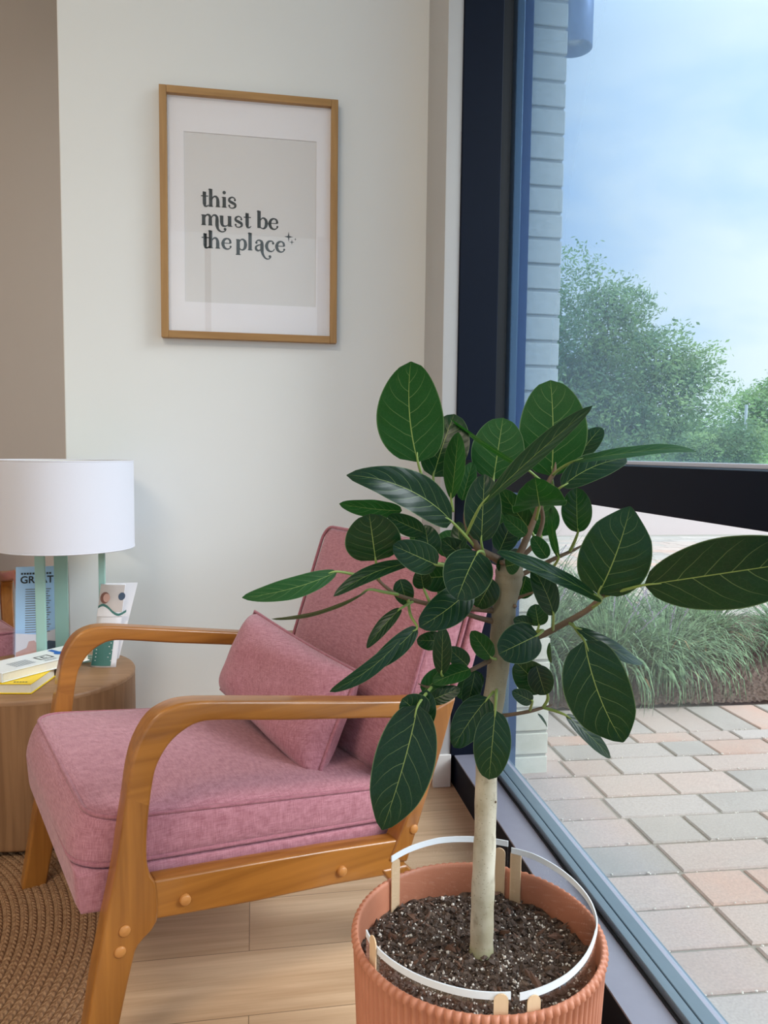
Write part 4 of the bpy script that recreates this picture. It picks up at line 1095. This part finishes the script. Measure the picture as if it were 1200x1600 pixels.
def trunk():
    pts = [(752, 1492, .994, 38), (753, 1450, .994, 36), (755, 1380, .994, 36), (758, 1300, .995, 34), (760, 1210, .996, 34), (764, 1140, .998, 35), (772, 1090, 1.0, 33), (780, 1030, 1.0, 34), (785, 980, 1.0, 36), (789, 940, 1.0, 37), (794, 912, 1.0, 42), (796, 894, 1.0, 44), (798, 880, 1.0, 38), (799, 872, 1.0, 26)]
    P = [wp(x, y, Y) for x, y, Y, _ in pts]; rad = [pxr(p, q[3]) for p, q in zip(P, pts)]
    PP = smooth_path(P, 4); RR = []
    for i in range(len(rad)-1): RR += [lerp(rad[i], rad[i+1], k/4) for k in range(4)]
    RR.append(rad[-1]); RR = [r_*(1+.03*math.sin(i*1.9)) for i, r_ in enumerate(RR)]
    MB().tube(PP, RR, 28).build('trunk', bark, plant)
    rnd = random.Random(2)
    for (x, y, s) in ((774, 1254, 5), (757, 1264, 6), (756, 1338, 8), (765, 1466, 7), (768, 1385, 4), (803, 905, 9), (786, 880, 9), (805, 948, 7)):
        q = wp(x, y, .984)
        MB().tube([q+Vector((0, .006, 0)), q+Vector((0, -.0005, .001)), q+Vector((0, -.002, .002))], [pxr(q, s), pxr(q, s*.8), pxr(q, s*.3)], 10).build('bud_scar', twig_m, plant)
trunk()
def branch(pts, mat=None, name='branch'):
    P = [wp(x, y, Y) for x, y, Y, _ in pts]; rad = [pxr(p, q[3]) for p, q in zip(P, pts)]
    PP = smooth_path(P, 4); RR = []
    for i in range(len(rad)-1): RR += [lerp(rad[i], rad[i+1], k/4) for k in range(4)]
    RR.append(rad[-1])
    return MB().tube(PP, RR, 10).build(name, mat or twig_m, plant)
branch([(798, 1000, 1.0, 12), (840, 995, .99, 10), (880, 975, .98, 10), (915, 955, .97, 9), (935, 938, .96, 9), (946, 924, .96, 5), (950, 915, .96, 1.5)])
branch([(770, 1120, 1.0, 9), (795, 1117, .99, 6), (825, 1112, .98, 6), (848, 1106, .98, 5), (864, 1101, .98, 1)])
branch([(800, 905, 1.0, 10), (835, 888, 1.0, 7), (866, 873, .99, 7), (895, 860, .99, 5), (921, 846, .99, 1)])
branch([(785, 955, 1.0, 11), (745, 952, 1.0, 8), (705, 950, .99, 8), (670, 944, .98, 7), (640, 936, .98, 7), (618, 928, .97, 6), (600, 915, .97, 5), (588, 903, .97, 5), (571, 890, .97, 1)])
branch([(778, 972, 1.0, 10), (750, 966, 1.0, 8), (726, 958, 1.0, 7)])
branch([(776, 1026, 1.0, 9), (750, 1040, .99, 7), (720, 1055, .98, 6), (695, 1068, .97, 6), (672, 1074, .96, 5), (653, 1068, .96, 1)])
branch([(800, 885, 1.0, 16), (812, 865, 1.0, 12), (824, 838, 1.0, 11), (836, 808, 1.0, 9), (846, 780, 1.0, 9), (858, 752, 1.0, 8), (866, 738, 1.0, 7), (868, 722, 1.0, 1)])
branch([(798, 885, 1.0, 16), (770, 870, 1.0, 12), (748, 858, .98, 12), (737, 838, .97, 11), (728, 815, .97, 8), (726, 795, .97, 1)])
branch([(812, 872, 1.02, 8), (835, 850, 1.02, 8), (848, 815, 1.02, 7), (845, 790, 1.02, 6)])
branch([(795, 940, 1.0, 10), (815, 932, .99, 5), (835, 925, .98, 3)])
branch([(748, 872, .99, 8), (715, 885, .97, 6), (690, 880, .96, 5)])

def leaf_mat():
    m, n = new_mat('ficus_leaf')
    uv = n('ShaderNodeTexCoord').outputs['UV']
    s = n('ShaderNodeSeparateXYZ', {0: uv}); U, V_ = s.outputs[0], s.outputs[1]
    su = n.math('MULTIPLY_ADD', U, 2.0, -1.0); u = n.math('ABSOLUTE', su)
    sg = n.math('SIGN', su)
    rnd = n('ShaderNodeObjectInfo').outputs['Random']
    k = n.math('SUBTRACT', V_, n.math('MULTIPLY', u, .20)); k = n.math('SUBTRACT', k, n.math('MULTIPLY', n.math('MULTIPLY', u, u), .10))
    wob = n('ShaderNodeTexNoise', {'Vector': uv, 'Scale': 3.0, 'Detail': 2.0}).outputs[0]
    k = n.math('ADD', k, n.math('MULTIPLY', wob, .05))
    k = n.math('MULTIPLY_ADD', k, 6.5, n.math('MULTIPLY_ADD', sg, .22, rnd))
    d = n.math('ABSOLUTE', n.math('SUBTRACT', n.math('FRACT', k), .5))     # 0 on the vein
    vein = n.ramp(d, [(.0, 1.0), (.012, 1.0), (.030, 0.0)])
    vein = n.math('MULTIPLY', vein, n.ramp(u, [(0, 1.0), (.55, .75), (.95, 0.0)]))
    vein = n.math('MULTIPLY', vein, n.ramp(V_, [(.0, 1.0), (.86, .9), (.97, 0.0)]))
    fine = n('ShaderNodeTexVoronoi', {'Vector': n('ShaderNodeMapping', {0: uv, 'Scale': (16, 26, 1)}).outputs[0], 'Scale': 1.0}, feature='DISTANCE_TO_EDGE').outputs[0]
    finev = n.ramp(fine, [(0, .05), (.05, 0.0)])
    mid = n.ramp(n.math('DIVIDE', u, n.math('MULTIPLY_ADD', V_, -.017, .026)), [(.55, 1.0), (1.0, 0.0)])
    rim = n.ramp(u, [(.965, 0.0), (.985, .55)])
    back = n('ShaderNodeNewGeometry').outputs['Backfacing']
    tone = n('ShaderNodeTexNoise', {'Vector': uv, 'Scale': 2.5, 'Detail': 2.0}).outputs[0]
    top = n.mix(n.math('MULTIPLY_ADD', tone, .6, n.math('MULTIPLY', rnd, .4)), srgb(6, 27, 18), srgb(13, 42, 28))
    und = n.mix(tone, srgb(9, 54, 15), srgb(20, 70, 20))
    c = n.mix(back, top, und)
    va = n.math('MAXIMUM', n.math('MULTIPLY', vein, .62), finev)
    c = n.mix(va, c, srgb(116, 142, 88))
    c = n.mix(rim, c, srgb(126, 150, 104))
    c = n.mix(n.math('MULTIPLY', mid, .85), c, srgb(140, 162, 88))
    hgt = n.math('SUBTRACT', n.math('MULTIPLY', n.ramp(d, [(0, 0.0), (.5, 1.0)]), .8), n.math('MULTIPLY', mid, .8))
    bn = n('ShaderNodeBump', {'Height': hgt, 'Strength': .12, 'Distance': .0028}).outputs[0]
    rg = n.math('MULTIPLY_ADD', back, .25, .33)
    p = n('ShaderNodeBsdfPrincipled', {'Base Color': c, 'Roughness': rg, 'Specular IOR Level': .28, 'Normal': bn})
    tc = n.mix(va, (.03, .24, .02), (.35, .5, .1)); tc = n.mix(n.math('MULTIPLY', mid, .8), tc, (.4, .5, .12))
    t = n('ShaderNodeBsdfTranslucent', {0: tc, 1: bn})
    mx = n('ShaderNodeMixShader', {0: .15, 1: p.outputs[0], 2: t.outputs[0]})
    n('ShaderNodeOutputMaterial', {0: mx.outputs[0]}); return m
leaf_m = leaf_mat()
LR = random.Random(77)
def leaf(base, tip, wpx, a=.85, b=.70, roll=0, arch=.06, fold=.12, under=False, bend=0.0, curl=0.0, pet=None, wave=.02, tw=0.0, name='leaf', asym=0.0, acum=0.0):
    """base, tip: (x, y, Y). wpx: blade width seen. a,b: outline. roll: turn about the midrib. bend: sideways bow. pet: list of (x,y,Y) from twig to blade"""
    B, T = wp(*base), wp(*tip); A = T-B; L = A.length; A.normalize()
    mid = (B+T)/2+PO; V_ = (EYE-mid).normalized(); S0 = A.cross(V_).normalized(); N0 = S0.cross(A)
    ro = R(roll); S = S0*math.cos(ro)+N0*math.sin(ro); N = N0*math.cos(ro)-S0*math.sin(ro)
    dep = (mid-EYE).dot(_fw); hw = wpx/2*dep/FPX/max(.28, abs(math.cos(ro)))
    n, m = 22, 12; v = []; uv = []; ph = LR.uniform(0, 6)
    for i in range(n+1):
        t = i/n; w_ = hw*max(0.0, math.sin(math.pi*min(1, t)**a))**(b*.84)
        if acum: w_ *= 1-acum*max(0, min(1, (t-.72)/.26))**1.5
        if i in (0, n): w_ = hw*.02
        twa = R(tw)*(t-.5)
        Sx = S*math.cos(twa)+N*math.sin(twa); Nx = N*math.cos(twa)-S*math.sin(twa)
        c = B+A*L*t + N*arch*L*4*t*(1-t) + S*bend*L*4*t*(1-t) - N*curl*L*max(0, t-.72)**2*8
        for j in range(m+1):
            u = -1+2*j/m
            uu = u*(1+asym*math.copysign(1, u))
            z = fold*abs(u)*w_ - .35*fold*abs(u)**2.5*w_ + wave*hw*abs(u)**2*math.sin(7.5*t*2+ph+(1.3 if u > 0 else 0))*math.sin(math.pi*t)
            z += .012*hw*math.sin(t*40+abs(u)*-6)*(1-abs(u))*abs(u)*3
            v.append(c+Sx*uu*w_+Nx*z); uv.append(((u+1)/2, t))
    f = []
    for i in range(n):
        for j in range(m):
            q = (i*(m+1)+j, i*(m+1)+j+1, (i+1)*(m+1)+j+1, (i+1)*(m+1)+j)
            f.append(q)
    # front side of the blade looks along +N unless the underside is shown
    e1 = v[m+1+m//2]-v[m//2]; e2 = v[m//2+1]-v[m//2]
    # face normal of q is (v[j+1]-v[j]) x (v[next row]-...) 
    fn = e2.cross(e1)
    front = fn.dot(N) > 0
    if front == under: f = [q[::-1] for q in f]
    o = mesh_obj(name, v, f, leaf_m, plant, uvs=uv)
    if pet is not None:
        P = [wp(*q) for q in pet]+[B, B+A*L*.10+N*arch*L*.36]
        rr = [pxr(B, 5.2)]*(len(P)-2)+[pxr(B, 3.8), pxr(B, 1.6)]
        PP = smooth_path(P, 4); RRR = []
        for i in range(len(rr)-1): RRR += [lerp(rr[i], rr[i+1], k/4) for k in range(4)]
        RRR.append(rr[-1])
        MB().tube(PP, RRR, 8).build('petiole', green_stem, o)
    return o

LV = [
 # upper crown
 dict(base=(653, 722, .97), tip=(642, 565, .95), wpx=106, a=.78, b=.62, arch=-.03, fold=.05, under=True, bend=-.05, pet=[(690, 800, 1.0), (664, 755, .985)]),
 dict(base=(677, 745, 1.02), tip=(710, 647, 1.04), wpx=72, a=.8, b=.6, under=False, asym=.15, roll=15, pet=[(680, 775, 1.02)]),
 dict(base=(771, 749, 1.03), tip=(786, 653, 1.05), wpx=82, a=.8, b=.55, under=True, fold=.05, pet=[(768, 790, 1.02)]),
 dict(base=(826, 735, .97), tip=(704, 654, 1.03), wpx=9, b=.6, roll=76, under=True, arch=.03, bend=.03, pet=[(866, 765, 1.0), (846, 752, .98)]),
 dict(base=(862, 744, 1.02), tip=(860, 594, 1.04), wpx=104, a=.85, b=.58, under=True, fold=.06, bend=.02, pet=[(864, 760, 1.0)]),
 dict(base=(751, 790, .93), tip=(926, 634, .90), wpx=30, a=1.15, b=.75, roll=50, under=False, arch=.05, bend=.045, fold=.25, pet=[(728, 838, .97), (738, 815, .95)]),
 dict(base=(705, 780, 1.0), tip=(716, 675, .99), wpx=34, a=1.1, b=.7, roll=35, under=True, fold=.2, bend=.05, pet=[(708, 800, 1.0)]),
 dict(base=(722, 782, 1.03), tip=(738, 722, 1.04), wpx=28, under=True, b=.6),
 dict(base=(877, 761, .98), tip=(979, 716, 1.0), wpx=44, a=.95, b=.6, roll=30, arch=.05, fold=.1, pet=[(864, 770, 1.0)], bend=-.05),
 dict(base=(900, 718, 1.07), tip=(940, 668, 1.09), wpx=34, b=.6, roll=20),
 dict(base=(893, 722, .94), tip=(1088, 699, .88), wpx=17, a=1.0, b=.6, roll=68, under=True, bend=.09, curl=.06, fold=.1, pet=[(864, 742, 1.0), (876, 732, .97)]),
 dict(base=(843, 790, .97), tip=(836, 746, .90), wpx=86, a=.6, b=.55, under=True, arch=.10, fold=.25, wave=.10, pet=[(838, 812, .99)]),
 dict(base=(903, 832, .97), tip=(901, 762, .97), wpx=47, a=.95, b=.6, roll=10, pet=[(890, 862, .99), (897, 848, .98)]),
 dict(base=(752, 847, .96), tip=(757, 741, .97), wpx=58, a=.9, b=.6, fold=.15, pet=[(756, 868, .98)]),
 dict(base=(829, 828, 1.01), tip=(784, 765, 1.02), wpx=40, b=.6, roll=20, pet=[(838, 845, 1.0)]),
 dict(base=(822, 836, .99), tip=(786, 806, .98), wpx=26, b=.6, under=True),
 dict(base=(846, 838, 1.04), tip=(850, 782, 1.05), wpx=52, b=.6, under=True, pet=[(842, 862, 1.02)]),
 dict(base=(873, 872, .95), tip=(861, 793, .95), wpx=13, roll=65, b=.6, bend=.03, pet=[(862, 890, .98)]),
 dict(base=(706, 815, .95), tip=(548, 741, .90), wpx=62, a=.72, b=.68, roll=-18, arch=.05, fold=.2, bend=.07, curl=.1, pet=[(745, 858, .98), (728, 838, .96)], wave=.04),
 dict(base=(628, 798, 1.02), tip=(530, 787, 1.0), wpx=29, b=.65, under=True, roll=20, wave=.08),
 dict(base=(587, 876, .95), tip=(577, 803, .93), wpx=88, a=.85, b=.52, arch=.05, fold=.06, pet=[(592, 905, .97), (590, 892, .96)]),
 dict(base=(662, 832, 1.0), tip=(606, 806, 1.0), wpx=32, b=.6, roll=10),
 dict(base=(683, 883, .94), tip=(614, 852, .92), wpx=50, a=.8, b=.55, fold=.1, pet=[(712, 884, .96)]),
 dict(base=(672, 872, 1.0), tip=(664, 820, 1.01), wpx=42, b=.6, under=False),
 dict(base=(700, 872, 1.02), tip=(706, 828, 1.04), wpx=48, b=.6, under=True),
 dict(base=(747, 862, .93), tip=(714, 937, .90), wpx=78, a=.9, b=.55, arch=.06, fold=.06, bend=.02, pet=[(757, 868, .99), (754, 862, .96)]),
 dict(base=(738, 916, .97), tip=(655, 980, .94), wpx=56, a=.95, b=.6, fold=.08, bend=-.04, pet=[(770, 925, 1.0), (752, 918, .99)]),
 # left side
 dict(base=(527, 893, .95), tip=(378, 934, .93), wpx=34, a=.9, b=.72, under=True, roll=-15, fold=.1, bend=-.06, wave=.06, pet=[(588, 904, .97), (556, 898, .96)]),
 dict(base=(652, 878, .94), tip=(521, 932, .92), wpx=24, a=1.05, b=.7, roll=-40, fold=.2, bend=.04, pet=[(700, 884, .96), (680, 880, .95)]),
 dict(base=(577, 921, .95), tip=(424, 967, .93), wpx=8, roll=76, b=.5, bend=-.04, pet=[(622, 929, .97), (600, 925, .96)]),
 dict(base=(627, 950, .95), tip=(573, 1013, .94), wpx=22, roll=-30, b=.7, fold=.15, pet=[(645, 940, .98)]),
 dict(base=(625, 1000, .92), tip=(515, 1081, .90), wpx=25, b=.65, roll=20, fold=.15, bend=-.04),
 dict(base=(652, 980, .94), tip=(572, 1048, .92), wpx=31, b=.65, fold=.15, bend=-.03, pet=[(638, 935, .98), (641, 960, .96)]),
 dict(base=(625, 905, 1.0), tip=(637, 946, 1.0), wpx=32, b=.6),
 dict(base=(662, 920, .99), tip=(656, 889, .98), wpx=30, b=.6, pet=[(672, 942, .98)]),
 dict(base=(690, 1054, .95), tip=(692, 979, .94), wpx=30, a=1.0, b=.6, under=False, fold=.12, pet=[(698, 1066, .97)]),
 dict(base=(690, 1000, .97), tip=(651, 1000, .96), wpx=30, b=.55, roll=20),
 dict(base=(731, 1040, .97), tip=(700, 1012, .97), wpx=30, b=.6),
 dict(base=(768, 1028, .98), tip=(736, 986, .96), wpx=32, a=.9, b=.6, under=True, wave=.15, pet=[(776, 1030, .99)]),
 dict(base=(735, 1046, .96), tip=(676, 1068, .95), wpx=30, b=.6, under=True, roll=-30, fold=.2),
 dict(base=(742, 1050, 1.0), tip=(729, 1104, 1.0), wpx=30, b=.6, roll=20, under=False),
 # low leaves
 dict(base=(653, 1102, .90), tip=(597, 1297, .87), wpx=94, a=.85, b=.58, acum=.3, arch=.05, fold=.07, bend=-.02, pet=[(674, 1074, .95), (664, 1086, .92)]),
 dict(base=(664, 1122, .915), tip=(628, 1092, .905), wpx=52, a=.9, b=.55),
 dict(base=(657, 1140, .925), tip=(667, 1078, .925), wpx=40, a=.9, b=.6),
 dict(base=(671, 1096, .95), tip=(719, 1076, .94), wpx=26, b=.6, roll=15),
 dict(base=(763, 1090, .97), tip=(709, 1168, .96), wpx=52, a=.8, b=.62, fold=.1, bend=.03, pet=[(772, 1080, .99)]),
 dict(base=(774, 1110, .94), tip=(764, 1218, .93), wpx=58, a=.92, b=.56, fold=.05, under=False, pet=[(776, 1078, .985), (775, 1092, .96)]),
 # right side
 dict(base=(841, 992, .93), tip=(779, 1022, .92), wpx=62, a=.85, b=.5, fold=.08, pet=[(800, 1000, .99), (846, 985, .95)]),
 dict(base=(853, 1078, .96), tip=(806, 1034, .96), wpx=52, a=.9, b=.55, fold=.15, roll=15, pet=[(848, 1106, .98), (856, 1092, .97)]),
 dict(base=(838, 1040, .95), tip=(852, 1086, .95), wpx=40, b=.55),
 dict(base=(832, 1096, .94), tip=(800, 1080, .93), wpx=24, b=.55, under=False, pet=[(828, 1110, .98)]),
 dict(base=(865, 961, .94), tip=(832, 887, .93), wpx=38, a=1.0, b=.6, roll=-20, fold=.15, bend=.02, pet=[(864, 984, .98)]),
 dict(base=(842, 978, .99), tip=(836, 944, .99), wpx=34, b=.55, pet=[(838, 992, .99)]),
 dict(base=(832, 975, .99), tip=(802, 968, .98), wpx=22, b=.55),
 dict(base=(940, 938, .93), tip=(776, 863, .90), wpx=24, a=1.0, b=.55, roll=-64, fold=.05, bend=-.06, pet=[(925, 950, .965)]),
 dict(base=(935, 928, .95), tip=(985, 791, .93), wpx=108, a=.80, b=.60, acum=.45, fold=.06, arch=.04, bend=.03, pet=[(942, 934, .96)]),
 dict(base=(1007, 914, .90), tip=(1290, 872, .80), wpx=112, a=.95, b=.66, fold=.12, arch=.05, bend=-.02, roll=-22, pet=[(944, 932, .96), (975, 922, .93)]),
 dict(base=(913, 1001, .94), tip=(975, 1163, .92), wpx=102, a=.85, b=.56, acum=.4, fold=.06, arch=.04, bend=.05, curl=.08, pet=[(893, 972, .98), (902, 986, .96)]),
 dict(base=(899, 980, .955), tip=(1004, 1036, .97), wpx=24, a=1.2, b=.65, roll=50, under=False, bend=.10, fold=.1, tw=50, pet=[(888, 972, .98)]),
 dict(base=(883, 1117, .95), tip=(954, 1184, .96), wpx=24, a=.9, b=.7, roll=40, fold=.1, bend=.02, pet=[(850, 1106, .98), (868, 1111, .97)]),
 dict(base=(840, 1115, .98), tip=(855, 1136, .98), wpx=4, roll=60),
 dict(base=(861, 1036, 1.0), tip=(859, 1004, 1.0), wpx=7, roll=60),
 # inner leaves of the crown
 dict(base=(720, 900, 1.02), tip=(690, 940, 1.03), wpx=44, b=.6),
 dict(base=(800, 850, 1.03), tip=(790, 800, 1.05), wpx=46, b=.6, under=True),
 dict(base=(780, 862, 1.02), tip=(800, 815, 1.04), wpx=40, b=.6),
 dict(base=(822, 900, 1.03), tip=(812, 935, 1.04), wpx=38, b=.6),
 dict(base=(690, 850, 1.03), tip=(640, 838, 1.05), wpx=36, b=.6, under=True),
 dict(base=(815, 870, 1.03), tip=(775, 885, .99), wpx=36, b=.55, roll=20),
 dict(base=(720, 862, 1.0), tip=(716, 815, 1.02), wpx=26, b=.6, roll=20),
 dict(base=(790, 885, .97), tip=(812, 880, .95), wpx=30, b=.6),
 dict(base=(705, 900, 1.01), tip=(652, 902, 1.02), wpx=46, b=.6, roll=15),
 dict(base=(735, 880, 1.02), tip=(690, 842, 1.0), wpx=40, b=.6),
 dict(base=(770, 905, .99), tip=(745, 950, 1.0), wpx=44, b=.6),
 dict(base=(660, 1082, .96), tip=(700, 1045, .97), wpx=34, b=.6, under=True),
 dict(base=(855, 872, .99), tip=(832, 838, 1.0), wpx=26, b=.6, under=True),
 dict(base=(752, 1052, 1.01), tip=(715, 1090, 1.01), wpx=34, b=.6),
]
for d in LV: leaf(**d)

# ---------------------------------------------------------------- clear collars and craft sticks in the pot
CRr = .1600
def on_cyl(x, y, rc, far=False):
    """where the view ray meets the upright cylinder of radius rc round the pot's axis"""
    d = ray(x, y); ex, ey = EYE.x-PC.x, EYE.y-PC.y
    A_, B_, C_ = d.x*d.x+d.y*d.y, ex*d.x+ey*d.y, ex*ex+ey*ey-rc*rc
    disc = max(0, B_*B_-A_*C_); t = (-B_+(math.sqrt(disc) if far else -math.sqrt(disc)))/A_
    p = EYE+d*t; return math.atan2(p.y-PC.y, p.x-PC.x), p.z
def collar(pix, label):
    root = empty('plastic_collar', (PC.x, PC.y, .27))
    K = [on_cyl(x, y, CRr, fa) for x, y, fa in pix]; az = [K[0][0]]
    for k in K[1:]:
        a = k[0]
        while a-az[-1] > math.pi: a -= 2*math.pi
        while a-az[-1] < -math.pi: a += 2*math.pi
        az.append(a)
    zt = [k[1] for k in K]
    def arc(name, ra, f0, f1, th, mat):
        v = []; f = []; n = max(8, int(abs(az[-1]-az[0])/R(1.5)))
        for k in range(n+1):
            t = k/n*(len(az)-1); i = min(int(t), len(az)-2); t -= i
            a = lerp(az[i], az[i+1], t); z = lerp(zt[i], zt[i+1], t); rr = CRr+ra
            for (r_, zz) in ((rr, f0(z)), (rr+th, f0(z)), (rr+th, f1(z)), (rr, f1(z))): v.append((r_*math.cos(a), r_*math.sin(a), zz-.27))
        for k in range(n):
            q = 4*k; c = q+4
            for j in range(4): f.append((q+j, q+(j+1) % 4, c+(j+1) % 4, c+j))
        f += [(0, 3, 2, 1), (4*n, 4*n+1, 4*n+2, 4*n+3)]
        return mesh_obj(name, v, f, mat, root, smooth=False)
    arc('clear_sheet', 0, lambda z: .289, lambda z: z, .0006, clear_plastic)
    arc('white_edge', -.0006, lambda z: z-.0095, lambda z: z-.0003, .0018, white_tape)
    tag(root, label, 'plastic collar', 'clear collars round the soil')
    print('COLLAR', [round(z, 3) for z in zt], [round(math.degrees(a)) for a in az])
collar([(573, 1452, False), (593, 1482, False), (630, 1510, False), (685, 1534, False), (740, 1547, False), (798, 1549, False)], 'clear white-edged plastic strip at the front left of the soil')
collar([(812, 1551, False), (850, 1540, False), (887, 1520, False), (916, 1489, False), (930, 1455, False), (930, 1425, True), (905, 1383, True), (868, 1352, True), (832, 1333, True), (799, 1324, True)], 'clear white-edged plastic strip curving round the window side of the soil')
collar([(794, 1314, True), (740, 1307, True), (685, 1309, True), (641, 1322, True), (612, 1338, True)], 'clear white-edged plastic strip at the back left, behind the trunk')
def stick(top, far, lean, label, z_bot=.289):
    """a flat craft stick standing between collar and pot wall; top: pixel of its rounded end"""
    azi, z_top = on_cyl(top[0], top[1], .1620, far)
    w_, th = .0088, .0016; n = 8; H = z_top-z_bot
    top_p = Vector((PC.x+.1620*math.cos(azi), PC.y+.1620*math.sin(azi), z_top))
    prof = [(-w_, 0), (w_, 0)]
    for k in range(n+1): a = math.pi*k/n; prof.append((w_*math.cos(a), H-w_+w_*math.sin(a)))
    ax = Vector((-math.sin(azi), math.cos(azi), 0)); az = Vector((lean[0], lean[1], 1)).normalized(); ay = ax.cross(az).normalized(); az = ay.cross(ax)
    if az.z < 0: az = -az
    o = top_p-az*H
    v = []; f = []
    for d in (0, th): v += [ax*x+az*z+ay*d for x, z in prof]
    m = len(prof); f = [tuple(range(m-1, -1, -1)), tuple(range(m, 2*m))]+[(k, (k+1) % m, m+(k+1) % m, m+k) for k in range(m)]
    s = mesh_obj('craft_stick', v, f, popsicle, None, smooth=False); s.location = o
    tag(s, label, 'craft stick', 'craft sticks holding the collars')
stick((619, 1342), True, (.0, .0), 'wooden craft stick at the left rear of the soil')
stick((781, 1325), True, (0, 0), 'wooden craft stick just right of the trunk, partly hidden by it')
stick((806, 1328), True, (0, 0), 'rear wooden craft stick nearest the window, right of the gap')
stick((783, 1552), False, (0, 0), 'front wooden craft stick, left of the gap in the collar')
stick((834, 1554), False, (0, 0), 'front wooden craft stick, right of the gap in the collar')
stick((584, 1462), False, (0, 0), 'wooden craft stick at the left front, against the pot wall')
